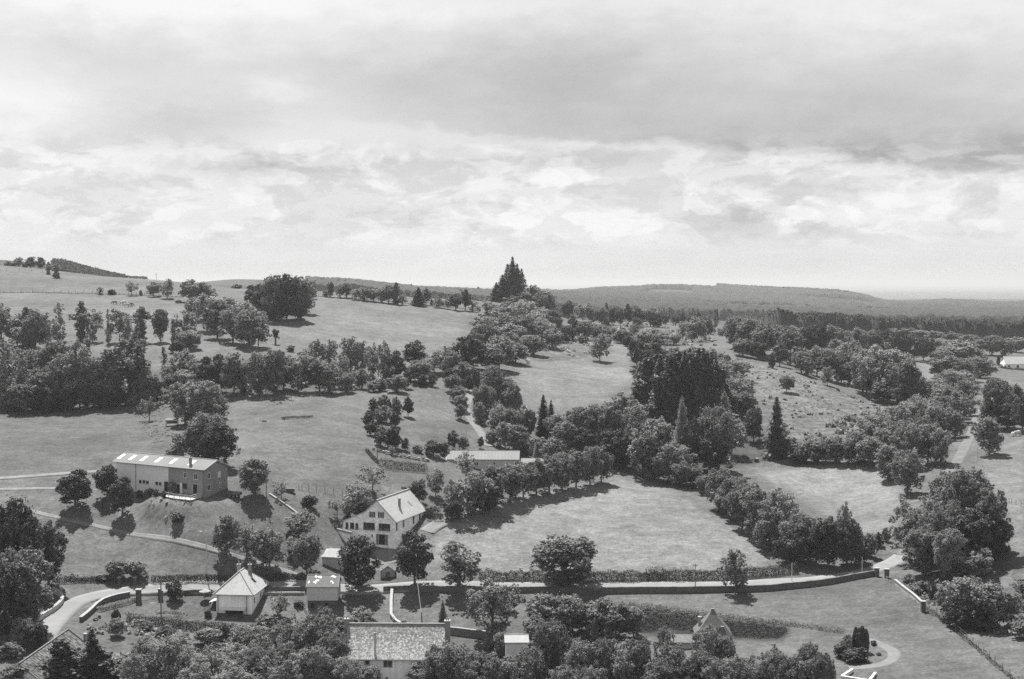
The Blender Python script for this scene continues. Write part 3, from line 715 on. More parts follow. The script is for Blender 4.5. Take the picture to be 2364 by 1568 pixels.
zone('trees of the back hedgerow', 'in the back hedgerow right of the hilltop firs',
 [('D',1311,732,690,38,830),('L',1345,738,700,34,820),('L',1366,740,698,30,820),('R',1389,742,706,26,815),('T',1400,736,700,14,830),('D',1414,740,706,22,820),('D',1432,742,710,20,820),('D',1450,738,700,24,830),('D',1474,744,707,36,820),('R',1502,745,704,42,820)])
zone('trees at the end of the back hedgerow', 'at the right end of the back hedgerow',
 [('K',1400,748,730,20,790),('K',1516,745,724,30,815),('D',1536,740,725,24,860),('D',1560,740,726,28,860),('D',1577,738,718,14,860),('D',1596,738,727,24,860),('D',1613,732,718,11,880),('D',1655,730,708,8,880),('D',1470,746,730,26,800)])
zone('trees on the rough ridge', 'on the rough ridge above the single tree',
 [('T',1322,782,728,20),('R',1350,785,738,38),('R',1372,784,752,26),('L',1392,775,748,36),('K',1430,792,764,34),('L',1463,782,744,26),('L',1510,786,756,40),('K',1300,790,766,34),('K',1450,800,772,30)])
zone('trees by the pale gap', 'round the pale gap right of centre',
 [('L',1575,785,742,18),('R',1606,788,728,46),('R',1628,785,728,30),('P',1650,770,712,14),('L',1636,772,722,16),('L',1598,790,760,26),('B',1665,776,760,22),('S',1540,800,780,30)])
zone('lone tree of the middle field', 'standing alone with its shadow in the middle field', [('L',1385,834,764,40)])
zone('round trees left of the conifer stand', 'at the upper left of the conifer stand',
 [('D',1470,846,774,48),('D',1515,846,773,54),('D',1496,850,800,40)])
zone('stand of tall conifers', 'in the front of the conifer stand',
 [('F',1478,925,828,36),('G',1498,945,822,44),('F',1524,960,802,42),('G',1550,970,822,46),('F',1580,975,806,40),('G',1604,975,810,46),('G',1630,975,814,44),('F',1652,965,818,40),('G',1664,955,848,34)])
zone('back row of the conifer stand', 'in the back of the conifer stand',
 [('G',1488,905,832,40),('G',1514,915,816,44),('F',1540,920,808,40),('G',1566,925,810,44),('F',1592,925,803,38),('G',1618,925,806,46),('F',1642,925,806,38)])
zone('trees right of the conifer stand', 'right of the conifer stand',
 [('M',1700,880,826,60),('L',1704,945,862,62),('R',1688,960,895,48),('R',1724,965,900,46),('J',1672,985,900,50),('D',1740,1020,930,50),('F',1792,1055,902,48),('L',1664,870,822,44),('R',1716,925,872,44)])
zone('trees behind the long cottage', 'in the hollow behind the long cottage roof',
 [('D',1222,1010,935,34),('F',1254,1005,914,28),('F',1272,1000,920,20),('R',1290,1020,950,46),('N',1335,1040,930,74),('R',1305,1050,966,50),('N',1372,1045,926,70),('D',1350,1060,980,60)])
zone('trees of the hollow', 'in the wooded hollow below the conifer stand',
 [('R',1410,1045,920,64),('L',1436,1000,893,60),('L',1460,1030,925,56),('O',1420,1075,985,80),('D',1470,1080,960,70),('J',1574,1060,914,46),('R',1520,1060,955,60),('D',1600,1085,950,60),('N',1652,1085,932,92),('L',1690,1050,960,50),('O',1640,1092,1000,80)])
zone('trees at the back corner of the big field', 'at the back corner of the big field',
 [('L',1482,1100,975,62),('D',1505,1105,1010,60),('M',1553,1112,1014,84),('R',1520,1112,1040,60),('L',1595,1122,1072,50),('R',1575,1125,1056,50),('K',1615,1128,1090,40)])
zone('trees round the long cottage', 'round the long cottage roof',
 [('R',1271,1085,1002,60),('J',1240,1075,1015,30),('L',1050,1195,1098,50),('L',1080,1190,1082,62),('S',1076,1120,1030,60),('L',1108,1185,1076,62),('R',1140,1172,1070,62),('D',1120,1188,1110,70),('L',1006,1145,1074,40),('D',967,1162,1102,50),('K',1048,1200,1158,44)])
zone('trees of the big field hedge', 'in the leafy row behind the big field',
 [('R',1178,1158,1062,62),('L',1208,1150,1060,58),('R',1238,1145,1052,60),('R',1268,1140,1046,58),('N',1298,1132,1036,60),('R',1330,1126,1030,54),('N',1362,1120,1024,54),('R',1388,1115,1022,46)])
zone('trees of the right hedge', 'in the hedge falling right of the big field',
 [('R',1626,1140,1095,40),('N',1660,1175,1074,70),('N',1700,1200,1095,70),('R',1722,1220,1110,60),('R',1672,1185,1125,50),('M',1752,1248,1124,80),('M',1798,1265,1122,84),('R',1775,1270,1180,60),('L',1826,1285,1165,60)])
zone('trees at the foot of the right hedge', 'at the lower end of the right hedge',
 [('N',1850,1298,1186,80),('D',1885,1308,1200,70),('O',1912,1308,1180,90),('L',1946,1300,1146,40),('N',1955,1303,1190,66),('R',1975,1302,1215,40),('D',1820,1300,1225,60),('B',2006,1285,1225,40),('K',2028,1262,1225,26),('B',2046,1250,1214,20),('K',1990,1300,1255,40)])
zone('trees above the small meadow', 'above the small meadow at right',
 [('R',1998,1045,972,54),('L',2030,1030,950,56),('L',2070,1020,926,64),('M',2118,1010,908,76),('M',2160,1015,926,66),('R',2050,1110,1024,56),('M',2098,1080,968,70),('R',2142,1070,975,56),('R',2172,1075,985,44),('M',2094,1142,1030,76)])
zone('shrubs at the foot of the right slope', 'at the foot of the rough slope',
 [('R',1826,1058,1008,46),('B',1852,1066,1018,46),('R',1880,1068,1008,50),('D',1905,1070,1025,46),('R',1930,1068,1004,54),('D',1960,1072,1015,46),('R',1980,1065,990,46),('D',1845,1072,1035,44),('L',1868,1050,1000,34),('S',1900,1040,1000,34)])
zone('huge trees by the right lane', 'in the huge clump by the right lane',
 [('N',2190,1262,1078,110),('N',2240,1275,1064,120),('N',2284,1282,1120,96),('O',2250,1300,1170,120),('O',2300,1290,1190,70)])
zone('big trees in front of the right lane', 'at the front of the right lane clump',
 [('M',2118,1300,1140,110),('M',2170,1312,1142,90),('N',2130,1330,1210,90),('N',2190,1340,1215,80),('L',2262,1330,1260,60),('K',2215,1345,1290,60)])
zone('lone trees of the right edge', 'beside the pale lane at the right edge',
 [('R',2284,1050,958,54)])
zone('trees over the upper lane', 'massed over the upper lane',
 [('R',2216,850,782,90),('R',2198,880,815,70),('R',2262,872,820,58),('M',2196,925,848,76),('L',2230,930,870,54),('R',2180,965,890,60),('L',2212,975,895,56),('R',2180,850,800,44)])
zone('trees right of the upper lane', 'right of the upper lane',
 [('N',2300,990,868,86),('R',2340,975,880,60),('D',2325,995,920,60),('D',2360,1000,905,50),('R',2282,990,935,40),('K',2305,835,818,10,760)])
zone('trees on the crest of the right slope', 'on the upper rough-slope crest',
 [('N',1700,806,728,62),('N',1735,815,728,70),('R',1762,826,742,54),('R',1690,790,732,40),('R',1786,810,748,46),('N',1824,842,760,60),('K',1782,850,812,18),('R',1850,862,808,38),('L',1866,868,820,32),('D',1800,846,790,44),('R',1715,822,780,50),('D',1750,830,785,50)])
zone('trees on the lower crest of the right slope', 'on the lower rough-slope crest',
 [('R',1886,868,795,44),('R',1912,878,800,48),('L',1910,890,842,28),('L',1962,888,780,60),('M',1992,905,800,66),('M',2030,922,790,90),('L',2072,932,806,70),('R',2096,938,830,60),('R',2118,938,862,46),('D',2040,930,870,70),('D',2080,940,880,60),('R',1958,890,835,50),('D',2000,912,850,54),('L',1942,884,812,40)])
zone('lone bush of the rough slope', 'standing alone on the rough slope', [('R',1816,906,862,28)])
zone('dark trees of the back fields', 'behind the crest belt at right',
 [('D',1870,800,742,44,660),('D',1892,804,738,48,660),('R',1920,802,746,44,680),('R',1850,798,752,34,680),('R',1955,812,760,34,700),('R',1980,810,752,38,700),('D',2034,764,727,34,900)])
zone('dark round hedge trees of the back fields', 'in the dark hedge over the back field',
 [('R',2020,815,758,40),('D',2042,818,756,40),('D',2066,826,764,36),('D',2086,828,760,42),('D',2110,832,768,40),('D',2132,832,772,36),('D',2152,832,776,34),('R',2168,832,780,28),('R',2002,812,764,30)], 760)
zone('trees of the right back valley', 'in the back valley at the right edge',
 [('R',2200,800,768,40,900),('R',2236,800,770,40,880),('R',2262,815,780,44,820),('R',2290,812,772,44,820),('R',2320,812,778,40,820),('R',2346,806,774,44,850),('R',2180,790,758,36,950),('L',2154,790,762,34,920),('R',2120,788,760,34,940),('R',2090,782,752,34,950),('L',2060,782,756,34,920)])
zone('tall trees by the long barn', 'behind the long barn',
 [('N',428,980,876,84),('N',470,985,872,86),('N',500,985,905,60),('N',478,1062,940,96),('O',508,1078,968,92),('R',450,1060,985,70),('B',405,1058,1020,44)])
zone('round maples in front of the long barn', 'in front of the long barn',
 [('D',173,1178,1074,82),('D',247,1152,1062,64),('D',282,1196,1094,68)])
zone('shrub under the barn terrace', 'on the bank under the barn terrace', [('K',409,1209,1180,36)])
zone('garden trees right of the barn', 'in the meadow right of the barn',
 [('R',586,1146,1054,60),('S',650,1150,1108,38),('S',638,1136,1108,22),('K',714,1170,1140,36),('S',778,1192,1145,48),('L',826,1188,1108,58),('S',860,1138,1068,76),('K',845,1200,1160,70),('L',806,1196,1150,34)])
zone('young avenue trees', 'in the row along the curving track',
 [('R',521,1284,1185,50),('L',569,1293,1198,52),('R',622,1316,1210,64),('L',694,1242,1176,66),('R',708,1322,1224,60),('L',676,1282,1236,36),('K',669,1245,1222,20)])
zone('trees before the farmhouse', 'in front of the farmhouse',
 [('O',828,1366,1226,106),('D',958,1356,1214,96)])
zone('roadside trees of the big field', 'beside the valley road',
 [('L',1060,1366,1234,96),('N',1305,1358,1221,148),('L',1697,1371,1256,60)])
zone('garden bushes by the road hedge', 'at the hedge above the road bend',
 [('R',270,1338,1292,46),('R',316,1336,1290,46),('K',403,1385,1336,42),('B',240,1340,1322,40)])
zone('bushes of the mound', 'on the bushy mound above the hedge garden',
 [('K',865,962,914,34),('B',888,958,905,34),('B',912,962,908,32),('D',942,962,914,27),('K',852,985,944,30),('B',884,975,930,40),('K',912,985,948,28),('K',862,1005,970,34),('B',886,1012,978,36),('K',908,1035,980,40)])
zone('bushes below the mound', 'between the mound and the long cottage',
 [('K',880,1030,990,40),('K',935,1040,1008,22),('D',1001,1052,1012,52),('D',1046,1038,988,27),('R',1070,1040,1006,22),('D',1110,1036,1006,18),('K',1025,1050,1020,30),('L',906,1050,1026,16),('B',965,1045,1024,26)])
zone('shrubby trees right of the gully', 'on the steep right bank of the gully',
 [('R',1140,940,838,50),('R',1162,945,862,46),('R',1120,960,880,40),('R',1182,965,880,40),('L',1150,990,930,44),('R',1180,1010,934,44),('L',1166,1035,970,44),('R',1192,1045,975,50),('L',1206,1040,1000,40),('D',1205,1000,950,34),('B',1140,1025,985,34),('R',1105,975,925,26)])
zone('big dark trees at lower left', 'massed at the lower left edge',
 [('O',40,1415,1140,120),('O',10,1430,1150,110),('O',112,1352,1186,84),('O',78,1372,1240,76),('N',50,1460,1244,130),('O',15,1480,1290,110),('N',62,1450,1300,60)])
zone('bushes by the wall bend', 'left of the road wall bend',
 [('N',52,1496,1421,52),('D',88,1500,1428,52),('B',20,1520,1480,60),('B',30,1575,1535,70)])
zone('conifers at the lower left corner', 'in front of the mossy roof',
 [('G',140,1600,1478,62),('G',168,1600,1500,50),('F',214,1610,1456,74),('G',236,1610,1490,60)])
zone('leafy trees along the bottom left', 'along the bottom left edge',
 [('M',340,1600,1466,80),('M',390,1620,1462,100),('M',310,1630,1500,70),('L',440,1600,1480,80),('M',490,1620,1478,90),('M',450,1650,1520,90),('M',545,1600,1482,80),('M',540,1650,1520,100),('N',600,1630,1480,90),('M',640,1660,1505,110)])
zone('leafy trees left of the stone roof', 'left of the big stone roof',
 [('N',690,1560,1425,80),('N',735,1570,1405,90),('N',770,1600,1440,90),('N',715,1630,1480,100),('N',800,1630,1510,90),('M',660,1600,1470,70),('R',745,1490,1398,54),('L',600,1560,1455,50),('S',560,1500,1440,60)])
zone('garden trees by the shed', 'in the garden below the road',
 [('S',641,1442,1362,54),('L',838,1444,1396,44),('B',800,1450,1420,60),('K',855,1450,1425,40),('B',760,1440,1418,40),('K',690,1400,1384,30),('B',508,1470,1432,44),('B',560,1475,1440,50),('B',610,1440,1412,50),('K',480,1425,1405,22),('B',640,1445,1415,70)])
zone('trees of the lower orchard', 'in the paddock below the road',
 [('M',1138,1475,1324,114),('J',1022,1432,1384,22),('B',1145,1500,1450,60)])
zone('thicket trees', 'in the airy thicket left of the dark plot',
 [('R',1262,1470,1368,84),('R',1312,1466,1364,84),('L',1356,1460,1378,70),('R',1392,1470,1374,70),('R',1430,1476,1384,70),('L',1462,1470,1396,50),('R',1240,1490,1410,60)])
zone('small conifers of the thicket', 'in front of the airy thicket',
 [('J',1374,1486,1422,30),('J',1405,1484,1420,34)])
zone('trees right of the stone roof', 'right of the big stone roof',
 [('N',1010,1600,1480,80),('N',1045,1610,1468,90),('N',1082,1620,1490,80),('M',1130,1630,1496,90),('M',1180,1630,1500,80),('J',931,1575,1530,34),('M',1165,1520,1456,60),('R',850,1600,1534,50),('L',965,1590,1525,50)])
zone('bottom edge trees', 'along the bottom centre edge',
 [('N',1275,1600,1412,100),('N',1225,1620,1480,70),('N',1345,1620,1466,80),('N',1395,1620,1462,80),('M',1445,1630,1470,80),('M',1300,1650,1530,80),('N',1365,1660,1525,90),('N',1480,1630,1462,80)])
zone('bottom edge trees, right part', 'along the bottom right edge',
 [('M',1535,1600,1436,62),('N',1560,1630,1470,90),('N',1525,1650,1510,90),('N',1615,1650,1490,90),('O',1590,1660,1520,90),('N',1655,1660,1510,80),('M',1636,1570,1430,50),('M',1612,1560,1446,46),('R',1672,1560,1462,40),('S',1652,1560,1424,60),('M',1700,1650,1496,80),('M',1750,1640,1500,80),('L',1625,1560,1452,40)])
zone('bottom edge trees at lower right', 'at the bottom, left of the ring path',
 [('M',1800,1640,1490,80),('M',1845,1640,1500,80),('N',1868,1630,1474,70),('N',1905,1640,1494,60),('L',1780,1600,1480,50)])
zone('clipped cypresses', 'in the shrub island inside the ring path',
 [('C',1975,1502,1446,14),('C',1982,1504,1450,14),('C',1990,1506,1447,18),('C',1999,1506,1452,14),('K',1945,1518,1478,46),('K',1985,1526,1492,50),('B',1955,1505,1456,30),('K',2017,1489,1477,16),('K',2029,1513,1505,12),('K',1965,1528,1496,50)])
zone('bushes below the right wall', 'below the corner pillar wall',
 [('B',2096,1345,1322,34),('B',2130,1365,1335,34),('K',2155,1388,1340,28),('B',2118,1372,1350,30),('L',2192,1425,1352,66),('R',2236,1440,1326,84),('R',2290,1450,1340,84),('L',2336,1446,1362,60),('K',2210,1450,1392,70),('K',2265,1455,1400,80),('B',2364,1470,1430,60),('L',2362,1380,1330,40)])

zone('trees of the far right valley', 'in the valley woods beyond the crest',
 [('R',1700,760,728,26,1000),('D',1750,765,735,30,1000),('R',1800,768,738,28,1000),('D',1850,770,742,30,1000),('R',1905,772,744,30,1000),('D',1950,772,742,26,1000),('R',1990,774,746,26,1000),('R',2150,776,746,30,1000),('D',2205,776,744,32,1000),('R',2250,780,746,34,1000),('D',2300,780,748,32,1000),('R',2345,784,748,36,1000)])
zone('trees of the broad mass above the small meadow', 'in the broad mass above the small meadow',
 [('R',2010,1075,1005,50),('M',2040,1062,985,60),('R',2075,1055,965,60),('M',2130,1040,950,64),('R',2020,1000,955,44),('R',2060,985,935,44),('R',2100,975,915,46),('M',2150,985,918,56),('R',2176,1010,950,44),('L',1990,1010,960,40)])
zone('trees of the tangled lower garden', 'in the tangled lower garden',
 [('M',330,1530,1462,50),('R',270,1470,1420,36),('M',600,1505,1440,60),('L',420,1500,1455,50),('R',480,1490,1446,50),('M',650,1500,1432,56),('L',700,1470,1420,44),('B',330,1455,1425,40),('K',268,1440,1402,20),('B',380,1470,1440,46),('R',560,1480,1440,46)])
zone('ragged trees of the lower left belt', 'at the ragged top of the lower left belt',
 [('L',20,900,790,50),('R',50,900,800,50),('L',150,880,780,54),('P',200,890,782,40),('L',232,900,815,46),('T',262,905,806,34),('L',90,905,792,56)])

zone('pale trees behind the conifer stand', 'just behind the conifer stand',
 [('L',1560,850,796,34),('M',1600,850,798,40),('L',1640,850,800,40),('M',1668,860,812,40),('L',1530,850,800,30)])
zone('trees of the scrubby ridge', 'in the scrub behind the middle field',
 [('L',1290,780,742,34),('R',1310,785,748,30),('L',1410,785,752,34),('R',1440,790,758,34),('L',1480,792,762,34),('R',1495,790,768,28),('L',1530,795,764,36),('R',1556,796,770,30),('B',1345,792,772,30),('B',1400,795,775,34),('L',1335,776,742,26),('R',1370,778,745,28)])
zone('crowded trees by the upper lane', 'in the dense row left of the upper lane',
 [('R',2150,985,930,50),('M',2185,945,880,56),('R',2215,905,850,54),('L',2236,880,822,46),('R',2250,850,800,40),('R',2170,930,885,46),('L',2240,960,905,34),('R',2205,1010,945,44),('M',2135,1010,950,54)])
zone('trees beyond the right crest', 'beyond the upper rough-slope crest',
 [('R',1740,790,738,40,700),('D',1770,792,742,38,700),('R',1800,795,745,42,700),('R',1830,798,750,38,700),('L',1930,830,780,36),('R',1950,845,795,40),('R',1975,850,800,40),('L',1900,850,800,36)])
zone('trees of the left field corner', 'between the left belt and the centre belt',
 [('L',388,880,838,36),('R',400,905,860,40),('L',432,900,850,44),('P',378,850,800,20)])
# ------------------------------------------------------------------ hedges, scrub, far woods
def hedge(name, pts, w, h, m, label, cat='hedge', dens=48, leaf=0.14, group=None, ragged=0.35, seed=1, smooth=1, ymax=None):
    P = gline(pts, 0.7, smooth, ymax); rs = RS(seed); n = len(P)
    L = 0.7 * n; N = int(L * (w + 2 * h) * dens)
    i = rs.randint(0, n - 1, N); f = rs.rand(N)
    A = np.array([tuple(p) for p in P]); D = np.roll(A, -1, 0) - A; D[-1] = D[-2]; D[:, 2] = 0; D /= np.linalg.norm(D, axis=1, keepdims=True) + 1e-9
    Sd = np.stack([D[:, 1], -D[:, 0], np.zeros(n)], 1)
    a = rs.rand(N) * math.pi                                     # over the rounded section
    k1 = np.array([1 + ragged * (mnoise.noise(Vector((j * 0.21, seed, 0))) + 0.6 * mnoise.noise(Vector((j * 0.63, seed, 3)))) for j in range(n)])
    cs = np.sign(np.cos(a)) * np.abs(np.cos(a)) ** 0.6; sn = np.sin(a) ** 0.6
    rr = 0.8 + 0.25 * rs.rand(N)
    pos = A[i] + (A[np.minimum(i + 1, n - 1)] - A[i]) * f[:, None]
    pos = pos + Sd[i] * (cs * w / 2 * rr * k1[i])[:, None]; pos[:, 2] += sn * h * rr * k1[i] - rs.rand(N) * 0.15
    low = rs.rand(N) < 0.35; pos[low, 2] = A[i][low, 2] + rs.rand(low.sum()) * h * 0.9 * sn[low]
    Nn = Sd[i] * np.cos(a)[:, None] * 1.2; Nn[:, 2] += np.sin(a) * 0.7; Nn = Nn + rs.normal(size=Nn.shape) * 0.45
    V, F = quads_from(pos, Nn, leaf, rs)
    o = link(bpy.data.objects.new(name, raw_mesh(name, V, F, MATS[m])))
    core = MB()                                                   # twiggy heart of the hedge
    for j in range(0, n - 1, 2):
        q = P[j]; core.tube([q - Vector((0, 0, .3)), q + Vector((0.1, 0, h * 0.75))], [0.05, 0.02], 4)
    core.build('stem', BARK, o)['kind'] = 'stuff'
    tag(o, label, cat, group); return o
H1 = 'hedges by the road'
hedge('hedge', [(128,1345),(200,1342),(260,1340)], 1.2, 1.1, 'leaf_hedge', 'dark clipped hedge above the road bend at lower left', dens=46, group=H1)
hedge('hedge', [(350,1342),(420,1341),(500,1342),(600,1340),(705,1338)], 1.3, 1.3, 'leaf_hedge', 'long dark hedge along the upper side of the road', dens=46, seed=2, group=H1)
hedge('hedge', [(1105,1338),(1200,1338),(1320,1342),(1500,1340),(1620,1338),(1700,1335),(1800,1328),(1840,1322)], 1.3, 2.0, 'leaf_hedge', 'ragged roadside hedge at the foot of the big field', dens=46, seed=3, group=H1, ragged=0.6)
hedge('hedge', [(1490,1336),(1545,1336)], 1.6, 2.5, 'leaf_hedge', 'taller dark part in the roadside hedge of the big field', dens=16, seed=4, group=H1, ragged=0.6)
hedge('hedge', [(874,1076),(910,1084),(985,1090)], 2.6, 2.2, 'leaf_hedge', 'thick clipped hedge below the rubble wall', dens=26, seed=5, ragged=0.1)
hedge('hedge', [(846,1040),(858,1056),(872,1070)], 1.0, .8, 'leaf_hedge', 'scruffy hedge left of the utility pole', dens=46, seed=6)
hedge('hedge', [(1012,1180),(980,1190),(990,1198),(1022,1198)], 2.0, 1.3, 'leaf_hedge', 'dark hedge right behind the farmhouse', dens=46, seed=7)
hedge('hedge', [(1452,1398),(1500,1403),(1560,1410),(1640,1421),(1730,1433),(1800,1440),(1880,1451),(1950,1462)], 1.1, 0.9, 'leaf_dry', 'long pale clipped hedge running above the dark plot', dens=26, seed=8, ragged=0.12)
hedge('hedge', [(292,1436),(330,1439),(400,1446)], 1.4, 1.3, 'leaf_hedge', 'dark hedge below the oval lawn, left part', dens=46, seed=9)
hedge('hedge', [(400,1450),(470,1456),(540,1462),(640,1466)], 1.8, 1.8, 'leaf_hedge', 'tall dark hedge below the hipped house', dens=46, seed=10)
hedge('hedge', [(225,1412),(250,1404),(290,1394),(316,1386)], 1.6, 0.9, 'leaf_mid', 'shrubby border inside the curved road wall', dens=46, seed=11, ragged=0.5)
hedge('flower_bed', [(290,1416),(330,1424),(380,1428),(425,1424),(425,1417),(385,1412),(360,1416)], 1.3, 0.45, 'leaf_mid', 'oval flower bed on the lawn round the pole', 'flower bed', dens=30, leaf=0.16, seed=12, ragged=0.5)
hedge('hedge', [(2050,1338),(2090,1358),(2125,1392)], 1.5, 0.8, 'leaf_mid', 'weedy growth behind the pillar wall at lower right', dens=18, seed=13, ragged=0.6)
hedge('hedge', [(590,905),(700,918),(780,910)], 1.2, 0.8, 'leaf_dark', 'low dark growth under the centre belt', dens=12, seed=14, ragged=0.6)
hedge('hedge', [(0,676),(100,676),(200,678),(330,682),(420,687)], 1.4, 0.5, 'leaf_mid', 'thin weedy line under the hill pasture fence', dens=6, leaf=0.35, seed=15, ragged=0.5, ymax=700)
hedge('hedge', [(285,640),(310,641),(340,643)], 2, 1.6, 'leaf_dark', 'short dark hedge on the left skyline', dens=8, leaf=0.4, seed=16, ymax=830)
hedge('hedge', [(2125,1395),(2200,1450),(2280,1520),(2340,1570)], 0.9, 0.5, 'leaf_hedge', 'line of weeds under the wire fence at lower right', dens=20, seed=17, ragged=0.7)

CROPM = leaf_mat('leaf_crop', 0.022, 0.0, 0.2, 0.9, 0.02)
def crop(pts, label, seed, gap=1.0):
    W = world_poly(pts); rs = RS(seed); x0, x1 = min(p[0] for p in W), max(p[0] for p in W); y0, y1 = min(p[1] for p in W), max(p[1] for p in W)
    V = []; F = []; rows = np.arange(y0, y1, gap); P = []
    for r in rows:
        xs = np.arange(x0, x1, 0.06); ys = r + 0.12 * np.sin(xs * 0.8 + r * 3) + rs.normal(size=len(xs)) * 0.14
        k = inpoly(xs, ys, W); P += [(x, y) for x, y in zip(xs[k], ys[k])]
    P = np.array(P); z = np.array([gz(x, y) for x, y in P[::8]]); z = np.repeat(z, 8)[:len(P)]
    P3 = np.c_[P, z + 0.1 + rs.rand(len(P)) * 0.25]
    N = rs.normal(size=P3.shape) * 0.6 + np.array([0, -0.3, 1.0])
    V, F = quads_from(P3, N, 0.2, rs)
    o = link(bpy.data.objects.new('crop_plot', raw_mesh('crop_plot', V, F, CROPM))); tag(o, label, kind='stuff')
crop([(1476,1408),(1520,1409),(1600,1420),(1640,1432),(1612,1462),(1560,1455),(1480,1460)], 'dark rows of low crop left of the pointed roof', 3)
crop([(1665,1430),(1740,1440),(1815,1450),(1818,1462),(1795,1476),(1700,1475),(1668,1462)], 'dark rows of low crop right of the pointed roof', 4)

def scrub(name, polys, dens, size, m, seed, height=0.5, leaf=None, per=14, label=None, ymax=None):
    rs = RS(seed); PP = []; SS = []
    for poly in polys:
        W = world_poly(poly, ymax); xs = [p[0] for p in W]; ys = [p[1] for p in W]
        area = (max(xs) - min(xs)) * (max(ys) - min(ys)); n = int(area * dens)
        x = rs.uniform(min(xs), max(xs), n); y = rs.uniform(min(ys), max(ys), n); k = inpoly(x, y, W); x, y = x[k], y[k]
        for a, b in zip(x, y):
            if mnoise.noise(Vector((a * 0.09, b * 0.09, seed))) > -0.05 + 0.3 * (rs.rand() - 0.5):
                PP.append((a, b, gz(a, b))); SS.append(size * rs.uniform(0.4, 1.3))
    PP = np.array(PP); SS = np.array(SS); n = len(PP)
    d = sphere_dirs(n * per, rs); d[:, 2] = abs(d[:, 2]); s = np.repeat(SS, per)[:, None]
    P = np.repeat(PP, per, 0) + d * s * np.array([0.5, 0.5, height]) * rs.uniform(0.5, 1, (n * per, 1))
    V, F = quads_from(P, d + rs.normal(size=d.shape) * 0.5 + np.array([0, 0, .3]), leaf or size * 0.28, rs)
    o = link(bpy.data.objects.new(name, raw_mesh(name, V, F, MATS[m]))); tag(o, label, kind='stuff')
scrub('scrub', [[(1690,815),(1800,855),(1930,900),(2090,940),(2000,1000),(1830,1010),(1780,960),(1720,870)]], 0.20, 0.8, 'leaf_mid', 1, height=0.4, label='low scrub and tussocks on the rough slope')
scrub('scrub', [[(1690,815),(1800,855),(1930,900),(2090,940),(2000,1000),(1830,1010),(1780,960),(1720,870)]], 0.03, 1.5, 'leaf_hedge', 2, label='darker bramble clumps on the rough slope')
scrub('bramble', [[(1220,800),(1300,788),(1420,800),(1400,815),(1280,832),(1200,838)]], 0.05, 2.6, 'leaf_mid', 3, height=0.45, label='bramble patches at the back of the middle field')
scrub('bramble', [[(1340,752),(1600,745),(1680,775),(1660,800),(1560,800),(1440,790),(1300,776)]], 0.02, 3.6, 'leaf_mid', 4, height=0.6, label='scrubby growth on the ridge behind the middle field')
scrub('bramble', [[(1100,870),(1140,860),(1215,950),(1215,1050),(1140,1035),(1090,960)]], 0.09, 3.0, 'leaf_mid', 5, height=0.9, label='thick scrub on the gully bank')
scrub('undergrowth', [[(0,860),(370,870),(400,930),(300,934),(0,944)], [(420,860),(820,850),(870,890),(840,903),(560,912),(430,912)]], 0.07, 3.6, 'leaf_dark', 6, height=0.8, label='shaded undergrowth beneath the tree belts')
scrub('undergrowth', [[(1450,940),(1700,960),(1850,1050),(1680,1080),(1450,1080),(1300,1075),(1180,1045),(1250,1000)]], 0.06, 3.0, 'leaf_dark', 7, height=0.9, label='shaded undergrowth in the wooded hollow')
scrub('undergrowth', [[(1620,1130),(1700,1190),(1800,1270),(1990,1300),(1990,1270),(1860,1200),(1760,1130),(1650,1100)]], 0.12, 2.4, 'leaf_dark', 8, height=0.9, label='undergrowth along the falling hedge')
hedge('rushes', [(650,967),(672,965),(700,964),(722,963)], 3.0, .55, 'leaf_dark', 'dark patch of rushes in the centre meadow', 'rushes', dens=30, seed=51, ragged=.7)
scrub('tall_grass', [[(620,925),(760,915),(720,930),(640,935)], [(645,965),(725,962),(720,968),(650,972)]], 0.5, 0.9, 'leaf_dark', 9, label='rushes at the wet spot in the centre meadow')
scrub('tall_grass', [[(300,935),(400,930),(405,1000),(380,1060),(330,985)]], 0.3, 0.9, 'leaf_mid', 10, label='rank grass at the meadow gap')
scrub('tall_grass', [[(130,1325),(330,1310),(460,1325),(700,1325),(700,1336),(350,1338),(130,1342)]], 0.5, 0.7, 'leaf_dry', 11, label='rank verge grass above the road hedge')
scrub('garden_growth', [[(220,1420),(300,1440),(480,1470),(620,1470),(800,1440),(820,1480),(700,1540),(260,1560),(180,1500)]], 0.35, 1.6, 'leaf_mid', 13, height=0.8, label='tangled garden growth below the lawn')
scrub('garden_growth', [[(330,1440),(640,1420),(800,1430),(780,1500),(400,1520)]], 0.10, 1.3, 'leaf_dry', 14, height=0.8, label='pale flowering weeds in the lower gardens')
scrub('garden_growth', [[(0,1480),(60,1470),(60,1568),(0,1568)], [(860,1430),(1000,1440),(1000,1560),(860,1500)]], 0.3, 1.4, 'leaf_mid', 15, height=0.7, label='rough weeds by the lower gardens')
scrub('weeds', [[(2060,1335),(2200,1330),(2340,1400),(2364,1470),(2250,1455),(2130,1395)]], 0.30, 1.3, 'leaf_mid', 16, height=0.7, label='weeds behind the pillar wall')
scrub('weeds', [[(340,1150),(470,1160),(480,1200),(400,1215),(330,1190)]], 0.35, 0.9, 'leaf_pale', 17, height=0.6, label='rank weeds on the bank under the terrace')
scrub('weeds', [[(2000,1270),(2075,1225),(2085,1265),(2010,1310)]], 0.35, 1.0, 'leaf_pale', 18, height=0.7, label='verge weeds by the lane mouth')
scrub('weeds', [[(1850,1000),(2090,940),(2110,1000),(1990,1060),(1830,1070)]], 0.12, 2.6, 'leaf_mid', 19, height=0.8, label='bushy growth under the right slope')

